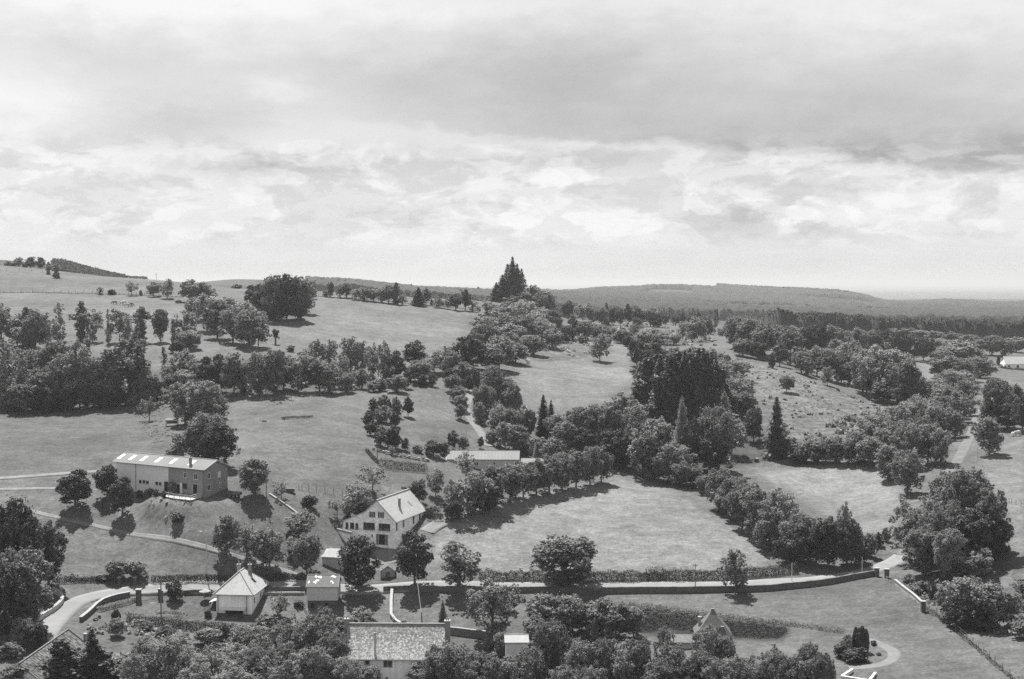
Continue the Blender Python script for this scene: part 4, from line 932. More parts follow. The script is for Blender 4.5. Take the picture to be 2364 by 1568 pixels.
def far_wood(name, label, outline, spacing, h, per, leaf, seed, skip=True, dens=1.0, fir=0.25):
    """a far-off wood that reads as one mass; outline in (lateral slope, distance)"""
    rs = RS(seed); ts = [p[0] for p in outline]; ys = [p[1] for p in outline]
    t0, t1, y0, y1 = min(ts), max(ts), min(ys), max(ys)
    n = int((t1 - t0) * (y1 ** 2 - y0 ** 2) / 2 / spacing ** 2 * dens)
    y = np.sqrt(rs.uniform(y0 ** 2, y1 ** 2, n)); t = rs.uniform(t0, t1, n)
    k = inpoly(t, y, outline)
    if skip:
        for poly, _ in CLEARINGS: k &= ~inpoly(t, y, poly)
    t, y = t[k], y[k]; n = len(y)
    x = t * y; z = np.array([gz(a, b) for a, b in zip(x, y)])
    hh = h * rs.uniform(0.65, 1.25, n); isf = rs.rand(n) < fir; hh[isf] *= 1.25
    d = sphere_dirs(n * per, rs); d[:, 2] = d[:, 2] * 0.7 + 0.3; d /= np.linalg.norm(d, axis=1, keepdims=True)
    H = np.repeat(hh, per)[:, None]; f = np.repeat(isf, per)[:, None]
    rad = np.where(f, 0.20, 0.42) * H * (0.75 + 0.3 * rs.rand(n * per, 1))
    lift = (d[:, 2:3] * 0.36 + 0.62) * H
    P = np.repeat(np.c_[x, y, z], per, 0) + np.c_[d[:, :2] * rad * np.where(f, 1.15 - (d[:, 2:3]), 1.0), lift]
    V, F = quads_from(P, d * 0.5 + np.array([0, 0, 1.0]) + rs.normal(size=d.shape) * 0.12, leaf, rs)
    o = link(bpy.data.objects.new(name, raw_mesh(name, V, F, MATS['leaf_far']))); tag(o, label, kind='stuff')
def canopy(label, outline, step, h, cell, seed, grow=1.0, leaf=0, leafn=0):
    """closed treetops of a far-off wood: a domed sheet over the ground, open over the clearings"""
    ts = [p[0] for p in outline]; ys = [p[1] for p in outline]
    yl = [min(ys)]
    while yl[-1] < max(ys): yl.append(yl[-1] + step * 1.6 * max(1, yl[-1] / 2600))
    yl = np.array(yl); ym = 0.5 * (min(ys) + max(ys)); tl = np.arange(min(ts), max(ts), step / ym)
    T, Y = np.meshgrid(tl, yl); X = T * Y
    rs = RS(seed)
    rv = rs.rand(257, 257, 4)
    gx, gy = X / cell, Y / cell; ix, iy = np.floor(gx).astype(int), np.floor(gy).astype(int)
    best = np.zeros(X.shape)
    for dx in (-1, 0, 1):
        for dy in (-1, 0, 1):
            q = rv[(ix + dx) % 257, (iy + dy) % 257]
            d2 = (gx - (ix + dx + q[..., 0])) ** 2 + (gy - (iy + dy + q[..., 1])) ** 2
            r = 0.62 + 0.3 * q[..., 2]
            best = np.maximum(best, np.sqrt(np.maximum(0, 1 - d2 / r ** 2)) * (0.65 + 0.6 * q[..., 3]))
    hgt = h * (0.45 + 0.6 * best)
    m = inpoly(T, Y, outline)
    for poly, _ in CLEARINGS: m &= ~inpoly(T, Y, poly)
    thin = np.array([[mnoise.noise(Vector((x * 0.004, y * 0.0022, seed))) for x, y in zip(rx, ry)] for rx, ry in zip(X, Y)])
    m &= (thin < grow)
    z = np.array([[gz(x, y) for x, y in zip(rx, ry)] for rx, ry in zip(X, Y)])
    Z = np.where(m, z + hgt, z - 2.0)
    if leaf:
        ok = np.argwhere(m); sel = ok[rs.randint(0, len(ok), leafn)]; jx = rs.uniform(-.5, .5, (leafn, 2)) * step
        P = np.stack([X[sel[:, 0], sel[:, 1]] + jx[:, 0], Y[sel[:, 0], sel[:, 1]] + jx[:, 1], Z[sel[:, 0], sel[:, 1]] + rs.uniform(-.3, .9, leafn)], 1)
        V, Fq = quads_from(P, rs.normal(size=P.shape) * 0.55 + np.array([0, -.2, 1.0]), leaf, rs)
        o2 = link(bpy.data.objects.new('far_foliage', raw_mesh('far_foliage', V, Fq, MATS['leaf_far']))); tag(o2, 'leafy treetops of the ' + label, kind='stuff')
    R_, C_ = X.shape; i = np.arange(R_ - 1)[:, None] * C_ + np.arange(C_ - 1)[None]
    q = np.stack([i, i + 1, i + 1 + C_, i + C_], -1).reshape(-1, 4)
    mk = (m[:-1, :-1] | m[1:, :-1] | m[:-1, 1:] | m[1:, 1:]).ravel()
    o = link(bpy.data.objects.new('far_woodland', raw_mesh('far_woodland', np.stack([X, Y, Z], -1), q[mk], CANM, smooth=True))); tag(o, label, kind='stuff')
CANM = mat('canopy', 0.04, 0.9, 0.35, 0.02, 0.0, spec=0.05)
canopy('woods covering the far hill at right', [(tU(1240), 2650), (tU(2364) + .06, 2650), (tU(2364) + .06, 4150), (tU(1660), 4200), (tU(1240), 3900)], 4.6, 11, 13, 1, 0.22)
canopy('woods on the low ground before the far hill', [(tU(1300), 1500), (tU(2364) + .06, 1650), (tU(2364) + .06, 2640), (tU(1250), 2640)], 3.2, 12, 11, 2, 0.25)
canopy('wooded hill behind the upper field', [(tU(705), 1950), (tU(1290), 1950), (tU(1290), 2640), (tU(705), 2600)], 3.4, 11, 11, 3, 0.5)
canopy('wooded slope behind the left skyline', [(tU(112), 1150), (tU(290), 1150), (tU(290), 1550), (tU(130), 1550)], 1.8, 5, 6, 4, 0.6, 1.2, 16000)
canopy('woods filling the valley beyond the right slope', [(tU(1650), 1080), (tU(1800), 940), (tU(2364) + .06, 960), (tU(2364) + .06, 1640), (tU(1560), 1480), (tU(1560), 1250)], 2.2, 11, 9, 5, 0.2, 1.1, 130000)
canopy('band of woods behind the back hedgerow', [(tU(940), 1080), (tU(1330), 1080), (tU(1330), 1450), (tU(940), 1400)], 2.6, 10, 10, 6, 0.4, 1.5, 30000)
far_wood('far_woodland', 'scattered tree groups on the wooded hill behind the upper field', [(tU(705), 2100), (tU(1300), 2100), (tU(1300), 2500), (tU(705), 2500)], 20, 10, 34, 2.4, 4, fir=0.05)
far_wood('far_woodland', 'tree lines on the far hill top', [(tU(1700), 3950), (tU(1990), 3900), (tU(1990), 4150), (tU(1700), 4250)], 15, 11, 30, 3.4, 7, fir=0.0)

# ------------------------------------------------------------------ building materials
def brickfn(sx, sy, mort=0.02, dark=0.6, off=0.5):
    def f(t, vec, v):
        n = t.node('ShaderNodeTexBrick'); s = t.sep(vec)
        t.l.new(t.comb(t.m('ADD', s[0], s[1]), s[2], 0.0), n.inputs['Vector']); n.offset = off
        n.inputs['Scale'].default_value = 1; n.inputs['Brick Width'].default_value = sx; n.inputs['Row Height'].default_value = sy
        n.inputs['Mortar Size'].default_value = mort; n.inputs['Color1'].default_value = (0.8, 0.8, 0.8, 1); n.inputs['Color2'].default_value = (1.15, 1.15, 1.15, 1); n.inputs['Mortar'].default_value = (dark, dark, dark, 1)
        return t.m('MULTIPLY', v, t.m('MULTIPLY', n.outputs[0], 1.0))
    return f
def ribfn(axis, pitch, lo=0.82):
    def f(t, vec, v):
        s = t.sep(vec)[axis]; w = t.m('SINE', t.m('MULTIPLY', s, 2 * math.pi / pitch))
        return t.m('MULTIPLY', v, t.rng(w, -1, 1, lo, 1.08))
    return f
def streakfn(t, vec, v):
    s = t.noise(t.vm('MULTIPLY', vec, (1.2, 1.2, 0.15)), 1.0, 4, 0.6)
    return t.m('MULTIPLY', v, t.rng(s, 0.3, 0.7, 0.8, 1.15))
M_STONE = mat('pale_stone_wall', 0.86, 0.9, 0.3, 0.9, 0.5, 3, fn=brickfn(0.55, 0.26, 0.03, 0.72))
M_RENDER = mat('pale_render', 0.86, 0.85, 0.10, 0.4, 0.1, fn=streakfn)
M_SHEETW = mat('grey_sheet_wall', 0.68, 0.6, 0.08, 0.3, fn=ribfn(0, 0.35, 0.9))
M_BRICK = mat('dark_brick_wall', 0.22, 0.9, 0.3, 2.5, 0.3, fn=brickfn(0.4, 0.2, 0.02, 1.3))
M_SHEETR = mat('metal_roof_sheet', 0.165, 0.75, 0.14, 0.25, spec=0.1, fn=ribfn(0, 0.9, 0.93))
M_SLATE = mat('pale_slate_roof', 0.36, 0.55, 0.18, 0.8, 0.25, 6, fn=brickfn(0.35, 0.16, 0.03, 0.8))
M_LAUZE = mat('rough_stone_slab', 0.33, 0.8, 0.55, 0.8, 0.5)
M_MOSS = mat('mossy_slab', 0.10, 0.95, 0.6, 0.6, 0.6)
M_TILE = mat('dull_tile_roof', 0.09, 0.7, 0.2, 1.2, 0.3, fn=brickfn(0.3, 0.3, 0.03, 0.7))
M_WHITE = mat('white_paint', 0.62, 0.5, 0.06, 1.0)
M_TRANSL = mat('skylight_and_glint_white', 0.85, 0.35, 0.04, 1.0, spec=0.5)  # barn skylights, and the painted sun glints on the shed roof
M_GLASS = mat('window_glass', 0.025, 0.08, 0.2, 1.0, spec=0.6)
M_DARK = mat('dark_opening', 0.02, 0.9, 0.2, 1.0)
M_WOOD = mat('weathered_wood', 0.14, 0.85, 0.35, 1.5, 0.3, stretch=(6, 6, 0.6))
M_PWOOD = mat('pale_wood', 0.42, 0.8, 0.2, 1.5, 0.2)
M_SHUT = mat('dark_shutter', 0.07, 0.7, 0.2, 2)
M_CHIM = mat('chimney_brick', 0.20, 0.9, 0.3, 2.0, 0.3, fn=brickfn(0.4, 0.16, 0.02, 1.2))
M_WALL = mat('dry_stone_wall', 0.13, 0.95, 0.5, 1.6, 0.8, 5, fn=brickfn(0.5, 0.24, 0.04, 0.5))
M_CAP = mat('pale_coping', 0.27, 0.85, 0.2, 1.2, 0.2)
M_METAL = mat('grey_metal', 0.22, 0.5, 0.15, 2.0, metal=0.3)
M_PAVE = mat('pale_paving', 0.36, 0.85, 0.12, 1.0, 0.1)
M_CONC = mat('concrete', 0.42, 0.85, 0.15, 1.5, 0.2)
M_FLOWER = leaf_mat('flowers', 0.25, 0.2)

M_OLDR = mat('old_slab_roof', 0.125, 0.8, 0.4, 1.4, 0.4, fn=brickfn(0.35, 0.2, 0.03, 0.7))
M_OLDW = mat('old_stone_wall', 0.42, 0.9, 0.35, 1.2, 0.5, fn=brickfn(0.45, 0.24, 0.03, 0.7))
class House:
    """local x along the front to the right, y into the house, z up; (x, y) is the front left corner"""
    def __init__(s, name, x, y, z, deg, label, cat, group=None):
        s.P = Vector((x, y, z)); s.r = math.radians(deg)
        s.e = empty(name, s.P, s.r); tag(s.e, label, cat, group)
        s.X = Vector((math.cos(s.r), math.sin(s.r), 0)); s.Y = Vector((-math.sin(s.r), math.cos(s.r), 0))
    def hit(s, u, v, o, n):
        d = ray(u, v); k = o.dot(n) / d.dot(n); q = d * k - s.P; return q.dot(s.X), q.dot(s.Y), q.z
    def front(s, u, v, y=0): q = s.hit(u, v, s.P + s.Y * y, s.Y); return q[0], q[2]
    def side(s, u, v, L): q = s.hit(u, v, s.P + s.X * L, s.X); return q[1], q[2]
    def part(s, b, name, m, parent=None): return b.build(name, m, parent or s.e)
    def window(s, x, z, w, h, face='front', L=0, y=0, frame=M_WHITE, mull=1, fw=0.09, name='window', shut=None, bars=0, glass=M_GLASS):
        """centre x (or y on the side face), centre z"""
        f = MB(); g = MB()
        def bx(b, a0, a1, z0, z1, d0, d1):
            if face == 'front': b.box(a0, a1, y - d1, y - d0, z0, z1)
            else: b.box(L + d0, L + d1, a0, a1, z0, z1)
        x0, x1, z0, z1 = x - w / 2, x + w / 2, z - h / 2, z + h / 2
        bx(f, x0, x0 + fw, z0, z1, -0.05, 0.05); bx(f, x1 - fw, x1, z0, z1, -0.05, 0.05)
        bx(f, x0 + fw, x1 - fw, z1 - fw, z1, -0.05, 0.05); bx(f, x0 - 0.04, x1 + 0.04, z0 - 0.06, z0 + fw * 0.6, -0.05, 0.09)
        for k in range(mull):
            c = x0 + (x1 - x0) * (k + 1) / (mull + 1); bx(f, c - 0.035, c + 0.035, z0 + fw * 0.6, z1 - fw, -0.05, 0.045)
        for k in range(bars):
            c = z0 + (z1 - z0) * (k + 1) / (bars + 1); bx(f, x0 + fw, x1 - fw, c - 0.02, c + 0.02, -0.045, 0.035)
        o = s.part(f, name, frame)
        n = mull + 1
        for k in range(n):
            g = MB(); a0 = x0 + fw + (x1 - x0 - 2 * fw) * k / n; a1 = x0 + fw + (x1 - x0 - 2 * fw) * (k + 1) / n
            bx(g, a0 + 0.03, a1 - 0.03, z0 + fw * 0.6, z1 - fw, 0.0, 0.022); g.build('pane', glass, o)
        if shut:
            for sg in (-1, 1):
                h_ = MB(); c = x0 - w * 0.27 if sg < 0 else x1 + w * 0.27
                bx(h_, c - w * 0.24, c + w * 0.24, z0, z1, 0.0, 0.06); h_.build('shutter', shut, o)
        return o
    def opening(s, x, z0, w, h, name='door', face='front', L=0, y=0, m=M_DARK, fm=M_CONC, fw=0.10, handle=False):
        f = MB(); g = MB()
        def bx(b, a0, a1, c0, c1, d0, d1):
            if face == 'front': b.box(a0, a1, y - d1, y - d0, c0, c1)
            else: b.box(L + d0, L + d1, a0, a1, c0, c1)
        bx(f, x - w / 2 - fw, x - w / 2, z0, z0 + h, -0.05, 0.06); bx(f, x + w / 2, x + w / 2 + fw, z0, z0 + h, -0.05, 0.06); bx(f, x - w / 2 - fw, x + w / 2 + fw, z0 + h, z0 + h + fw, -0.05, 0.06)
        bx(g, x - w / 2, x + w / 2, z0, z0 + h, 0.0, 0.025)
        o = s.part(f, name, fm); g.build('panel', m, o)
        if handle: k = MB(); bx(k, x + w * 0.32, x + w * 0.36, z0 + 1.0, z0 + 1.12, 0.025, 0.07); k.build('handle', M_METAL, o)
        return o
    def chimney(s, x, y, z0, z1, w=0.6, d=0.6, m=M_CHIM, cap=True, pots=1):
        o = s.part(MB().box(x - w / 2, x + w / 2, y - d / 2, y + d / 2, z0, z1), 'chimney', m)
        if cap: MB().box(x - w / 2 - .08, x + w / 2 + .08, y - d / 2 - .08, y + d / 2 + .08, z1, z1 + 0.1).build('chimney_cap', M_CAP, o)
        for k in range(pots):
            px = x + (k - (pots - 1) / 2) * 0.35; MB().tube([(px, y, z1 + .1), (px, y, z1 + .5)], 0.12, 8).build('chimney_pot', M_CHIM, o)
        return o

# ---- the long barn with the brick end
def long_barn():
    H = House('long_barn', -92.7, 331.7, -41.4 - 6.3, -31.8, 'long metal-roofed barn with a dark brick end and a wooden terrace', 'barn')
    E = 6.3; L = 27.9; W = 7.6; B = -1.8; R = 1.62; xs = 16.9
    def bodyprof(): return [(0, B), (W, B), (W, E), (W / 2, E + R), (0, E)]
    H.part(MB().prismx(bodyprof(), 0, xs), 'wall', M_SHEETW)['label'] = 'pale sheet-clad wall'
    H.part(MB().prismx(bodyprof(), xs, L), 'wall', M_BRICK)['label'] = 'dark brick wall'
    ov = 0.45; sl = R / (W / 2); t = 0.10
    H.part(MB().slab([(-.9, -ov, E - ov * sl + t), (L + .5, -ov, E - ov * sl + t), (L + .5, W / 2, E + R + t), (-.9, W / 2, E + R + t)], .1)
        .slab([(-.9, W / 2 + .002, E + R + t), (L + .5, W / 2 + .002, E + R + t), (L + .5, W + ov, E - ov * sl + t), (-.9, W + ov, E - ov * sl + t)], .1), 'roof', M_SHEETR)
    H.part(MB().box(-.9, L + .5, W / 2 - .14, W / 2 + .14, E + R + t - .02, E + R + t + .06), 'ridge_cap', M_METAL)
    H.part(MB().box(-.9, L + .5, -ov - .12, -ov - .004, E - ov * sl - .02, E - ov * sl + .1), 'gutter', M_METAL)
    H.part(MB().slab([(L + .5, -ov, E - ov * sl + t + .02), (L + .58, -ov, E - ov * sl + t + .02), (L + .58, W / 2, E + R + t + .02), (L + .5, W / 2, E + R + t + .02)], .22)
           .slab([(L + .5, W / 2 + .002, E + R + t + .02), (L + .58, W / 2 + .002, E + R + t + .02), (L + .58, W + ov, E - ov * sl + t + .02), (L + .5, W + ov, E - ov * sl + t + .02)], .22), 'bargeboard', M_PWOOD)
    for u, v in [(282, 1055), (308, 1058), (334, 1060), (368, 1064), (402, 1067), (445, 1072)]:
        # skylights half way up the front slope
        x = H.front(u, v, 2.0)[0]; y0, y1 = 0.75, 2.75
        H.part(MB().slab([(x - .5, y0, E + y0 * sl + t + .05), (x + .5, y0, E + y0 * sl + t + .05), (x + .5, y1, E + y1 * sl + t + .05), (x - .5, y1, E + y1 * sl + t + .05)], .05), 'skylight', M_TRANSL)
    cx = H.front(440, 1079, 1.0)[0]; H.chimney(cx, 1.0, E + .2, E + 2.1, .55, .45)
    H.chimney(L - .6, W - 1.4, E + .3, E + 1.7, .6, .6, M_CAP)
    for u, v, w, h in [(428, 1097, .95, 1.25), (452, 1100, 1.3, 1.3)]:
        x, z = H.front(u, v); H.window(x, z, w, h)
    for u, v, w, h in [(482, 1098.5, 1.15, 1.3), (482, 1125.5, 1.15, 1.35)]:
        y, z = H.side(u, v, L); H.window(y, z, w, h, 'side', L, mull=1)
    y, z = H.side(506, 1095, L); H.window(y, z, 1.0, 1.3, 'side', L, mull=0, glass=M_WHITE)['label'] = 'window with closed white shutter'
    y, z = H.side(508, 1119, L); H.window(y, z, .45, 1.3, 'side', L, mull=0)
    for u, v in [(324, 1112), (332.5, 1112.5), (340.5, 1114), (362, 1116), (370, 1117)]:
        x, z = H.front(u, v); H.window(x, z, .95, .85, mull=0, fw=.05, frame=M_SHEETW)
    for u, v, w, h in [(384.5, 1124, 1.3, 2.3), (412, 1128, .9, 2.0), (451, 1129, 1.35, 2.1)]:
        x, z = H.front(u, v); H.opening(x, z - h / 2, w, h, handle=True)
    x, z = H.front(425, 1122); H.window(x, z, 1.9, 1.3, mull=1, frame=M_WOOD)
    x, z = H.front(419, 1130); H.part(MB().box(x - .3, x + .3, -.12, -.001, z - 1.5, z + 1.5), 'panel', M_WHITE)
    x = H.front(314, 1110)[0]; H.part(MB().tube([(x, -.12, -.5), (x, -.12, E - .25)], .06, 6), 'downpipe', M_METAL)
    x = xs - .1; H.part(MB().tube([(L - .12, -.14, -.9), (L - .12, -.14, E - .25)], .06, 6), 'downpipe', M_METAL)
    # terrace: paved slab on posts with an open railing
    ptsu = [(377, 1145), (386, 1153), (432, 1156), (462, 1148), (474, 1143.5)]
    zt = 0.12
    pr = []
    for u, v in ptsu:
        d = ray(u, v); k = (H.P.z + zt) / d.z; q = d * k - H.P; pr.append((q.dot(H.X), max(q.dot(H.Y), -5.2)))
    back = [(pr[-1][0], -.01), (pr[0][0], -.01)]
    poly = [(a, b, zt) for a, b in pr + back]
    H.part(MB().slab(poly, .22), 'terrace', M_PAVE)
    rail = MB()
    edge = resample([Vector((a, b, zt)) for a, b in pr], 1.9)
    for q in edge: H.part(MB().box(q.x - .05, q.x + .05, q.y - .05, q.y + .05, zt - .9, zt + 1.0), 'railing_post', M_PWOOD)
    for a, b in zip(edge[:-1], edge[1:]):
        for hz in (.95, .5): H.part(MB().bar(a + Vector((0, 0, hz)), b + Vector((0, 0, hz)), .07, .09), 'railing_board', M_PWOOD)
    return H
BARN = long_barn()
# terrace shrubs stand on the barn's bank
zone('shrubs on the barn terrace', 'on the long barn terrace', [('L',400,1140,1110,22),('K',360,1146,1127,16),('K',322,1150,1128,16),('L',345,1144,1126,22),('K',378,1150,1130,12)])

# ---- farmhouse
def farmhouse():
    ang = -18.96; g = Vector((-.946, .325, 0)); P0 = Vector((-25.7, 312, 0)); S0 = 12.7
    F = P0 + g * S0; zb = -59.5
    H = House('farmhouse', F.x, F.y, zb, ang, 'pale stone farmhouse with a steep slate roof in the middle of the valley', 'house')
    E = -52.2 - zb; RZ = -47.9 - zb; KZ = -50.56 - zb; LZ = -52.9 - zb; xr = S0 - 4.41; xk = S0 - 7.36; D = 17.5
    H.part(MB().prism([(xk, 0), (S0, 0), (S0, E), (xr, RZ), (xk, KZ)], 0, D), 'wall', M_STONE)
    H.part(MB().prism([(0, 0), (xk - .002, 0), (xk - .002, KZ - .02), (0, LZ)], 0.01, 9.0), 'side_wing_wall', M_STONE)
    t = .12; o = .35; s1 = (RZ - E) / 4.41
    H.part(MB().slab([(S0 + o, -.3, E - o * s1 + t), (S0 + o, D + .3, E - o * s1 + t), (xr, D + .3, RZ + t), (xr, -.3, RZ + t)], .14)
           .slab([(xr - .002, -.3, RZ + t), (xr - .002, D + .3, RZ + t), (xk, D + .3, KZ + t), (xk, -.3, KZ + t)], .14)
           .slab([(xk - .002, -.3, KZ + t), (xk - .002, 9.3, KZ + t), (-o, 9.3, LZ + t - .15), (-o, -.3, LZ + t - .15)], .14), 'roof', M_SLATE)
    H.part(MB().box(xr - .16, xr + .16, -.33, D + .33, RZ + t - .03, RZ + t + .09), 'ridge_cap', M_CAP)
    H.part(MB().slab([(S0 + o, -.42, E - o * s1 + t + .03), (S0 + o, -.302, E - o * s1 + t + .03), (xr, -.302, RZ + t + .03), (xr, -.42, RZ + t + .03)], .2), 'verge_board', M_CAP)
    H.part(MB().bar((S0 + o + .07, -.3, E - o * s1), (S0 + o + .07, D + .3, E - o * s1), .12), 'gutter', M_METAL)
    # chimney and roof window on the right slope
    def roofpt(u, v):
        n = (H.X * s1 + Vector((0, 0, 1))).normalized(); o_ = H.P + H.X * xr + Vector((0, 0, RZ + t)); d = ray(u, v); k = o_.dot(n) / d.dot(n); q = d * k - H.P
        return q.dot(H.X), q.dot(H.Y), q.z
    cx, cy, cz = roofpt(922, 1169); H.chimney(cx, cy, cz - .6, cz + 1.75, .42, .62, M_CHIM, pots=0)
    a = roofpt(946, 1163); H.part(MB().slab([(a[0] - .5, a[1] - .35, a[2] + .06 + .5 * s1), (a[0] - .5, a[1] + .35, a[2] + .06 + .5 * s1), (a[0] + .5, a[1] + .35, a[2] + .06 - .5 * s1), (a[0] + .5, a[1] - .35, a[2] + .06 - .5 * s1)], .08), 'roof_window', M_METAL)
    for u, v in [(859.5, 1188), (879.5, 1189)]:
        x, z = H.front(u, v); H.window(x, z, .7, 1.25, shut=M_SHUT, frame=M_PWOOD)
    for u, v, w in [(801, 1213.5, .55), (813, 1214, .9), (824, 1215, .55)]:
        x, z = H.front(u, v); H.window(x, z, w + .1, 1.4, mull=1 if w > .6 else 0, frame=M_WOOD)
    for u, v in [(852, 1214), (887.5, 1216.5)]:
        x, z = H.front(u, v); o_ = H.window(x, z, 2.75, 1.45, mull=3, frame=M_WOOD, glass=M_DARK)
        rs = RS(int(u)); n = 500
        P = np.c_[x + rs.uniform(-1.3, 1.3, n), -.18 + rs.normal(size=n) * .09, z - .62 + rs.normal(size=n) * .12]
        V, Fq = quads_from(P, rs.normal(size=(n, 3)) + np.array([0, -1, .5]), .12, rs); o2 = link(bpy.data.objects.new('flower_box', raw_mesh('flower_box', V, Fq, MATS['leaf_pale'])), H.e)
        MB().box(x - 1.35, x + 1.35, -.3, -.06, z - .86, z - .68).build('trough', M_WOOD, o2)
    x, z = H.front(859.5, 1237); H.window(x, z, .5, .8, mull=0, frame=M_STONE)
    x, z = H.front(882, 1246); H.opening(x, z - 1.15, 1.5, 2.3, name='garage_door'); 
    for sg in (-1, 1): H.part(MB().box(x + sg * 1.12 - .27, x + sg * 1.12 + .27, -.10, -.002, z - 1.15, z + 1.15), 'door_leaf', M_WOOD)
    for u, v in [(915.5, 1216), (931.5, 1208.5), (954.5, 1200), (969, 1194.5)]:
        y, z = H.side(u, v, S0); H.window(y, z, .85, 1.65, 'side', S0, mull=0, frame=M_WOOD)
    y, z = H.side(905 + 52, 1222, S0)
    # raised terrace on the left with a pale curved parapet
    zt = LZ - 2.2
    def lev(u, v, z):
        d = ray(u, v); k = (H.P.z + z) / d.z; q = d * k - H.P; return Vector((q.dot(H.X), q.dot(H.Y), z))
    par = [lev(u, v, zt) for u, v in [(812, 1232), (790, 1227), (762, 1218), (741, 1212), (752, 1206), (770, 1204)]]
    H.part(MB().slab([tuple(p) for p in par] + [(0, 3.5, zt), (0, -.02, zt)], .25), 'terrace', M_PAVE)
    b = MB()
    for p, q in zip(par[:-1], par[1:]): b.bar(p + Vector((0, 0, .12)), q + Vector((0, 0, .12)), .32, .5)
    H.part(b, 'parapet', M_CAP)
    b = MB()
    for p, q in zip(par[:3], par[1:4]): b.bar(p - Vector((0, 0, 1.8)), q - Vector((0, 0, 1.8)), .25, 3.3)
    H.part(b, 'retaining_wall', M_STONE)
    m_ = (par[0] + par[1]) / 2; m2 = (par[1] + par[2]) / 2; n_ = (par[2] - par[1]).cross(Vector((0, 0, 1))).normalized()
    n_ = -n_ if n_.y > 0 else n_
    H.part(MB().bar(par[1].lerp(par[2], .2) + n_ * .14 - Vector((0, 0, 1.3)), par[1].lerp(par[2], .8) + n_ * .14 - Vector((0, 0, 1.3)), .05, .9), 'wide_window', M_GLASS)
farmhouse()

def shed_roof(name, u, v, dist, w, d, h, rise, deg, label, cat, wm, rm, zg=None, ridge='x'):
    """small gabled building whose front left foot is at a sight line and distance"""
    q = ray(u, v); k = dist / q.y; P = q * k; z = P.z if zg is None else zg
    H = House(name, P.x, P.y, z, deg, label, cat)
    if ridge == 'x':
        H.part(MB().prismx([(0, -1.5), (d, -1.5), (d, h), (d / 2, h + rise), (0, h)], 0, w), 'wall', wm); s = rise / (d / 2); o = .3; t = .1
        H.part(MB().slab([(-.25, -o, h - o * s + t), (w + .25, -o, h - o * s + t), (w + .25, d / 2, h + rise + t), (-.25, d / 2, h + rise + t)], .1)
               .slab([(-.25, d / 2 + .002, h + rise + t), (w + .25, d / 2 + .002, h + rise + t), (w + .25, d + o, h - o * s + t), (-.25, d + o, h - o * s + t)], .1), 'roof', rm)
        H.part(MB().box(-.27, w + .27, d / 2 - .12, d / 2 + .12, h + rise + t - .02, h + rise + t + .06), 'ridge_cap', M_CAP)
    else:
        H.part(MB().prism([(0, -1.5), (w, -1.5), (w, h), (w / 2, h + rise), (0, h)], 0, d), 'wall', wm); s = rise / (w / 2); o = .3; t = .1
        H.part(MB().slab([(-o, -.25, h - o * s + t), (w / 2, -.25, h + rise + t), (w / 2, d + .25, h + rise + t), (-o, d + .25, h - o * s + t)], .1)
               .slab([(w / 2 + .002, -.25, h + rise + t), (w + o, -.25, h - o * s + t), (w + o, d + .25, h - o * s + t), (w / 2 + .002, d + .25, h + rise + t)], .1), 'roof', rm)
    return H
# little outbuilding left of the farmhouse: bright lean-to roof
H = House('outbuilding', -40.6, 302, -60.2, -14, 'small outbuilding with a bright pale roof left of the farmhouse yard', 'outbuilding')
H.part(MB().prismx([(0, -1), (4.4, -1), (4.4, 2.9), (2.6, 3.2), (0, 2.0)], 0, 5.2), 'wall', M_CONC)
H.part(MB().slab([(-.3, -.3, 2.0), (5.5, -.3, 2.0), (5.1, 2.6, 3.35), (.6, 2.6, 3.35)], .1).slab([(.6, 2.602, 3.35), (5.1, 2.602, 3.35), (5.5, 4.7, 2.95), (-.3, 4.7, 2.95)], .1), 'roof', M_CAP)
H = shed_roof('stone_shed', 880, 1341, 298.5, 2.8, 4.5, 2.1, 1.0, 4, 'little stone gable shed between the two dark roadside trees', 'shed', M_OLDW, M_OLDR, ridge='y')
H.opening(1.4, 0, .9, 1.9, m=M_WOOD)

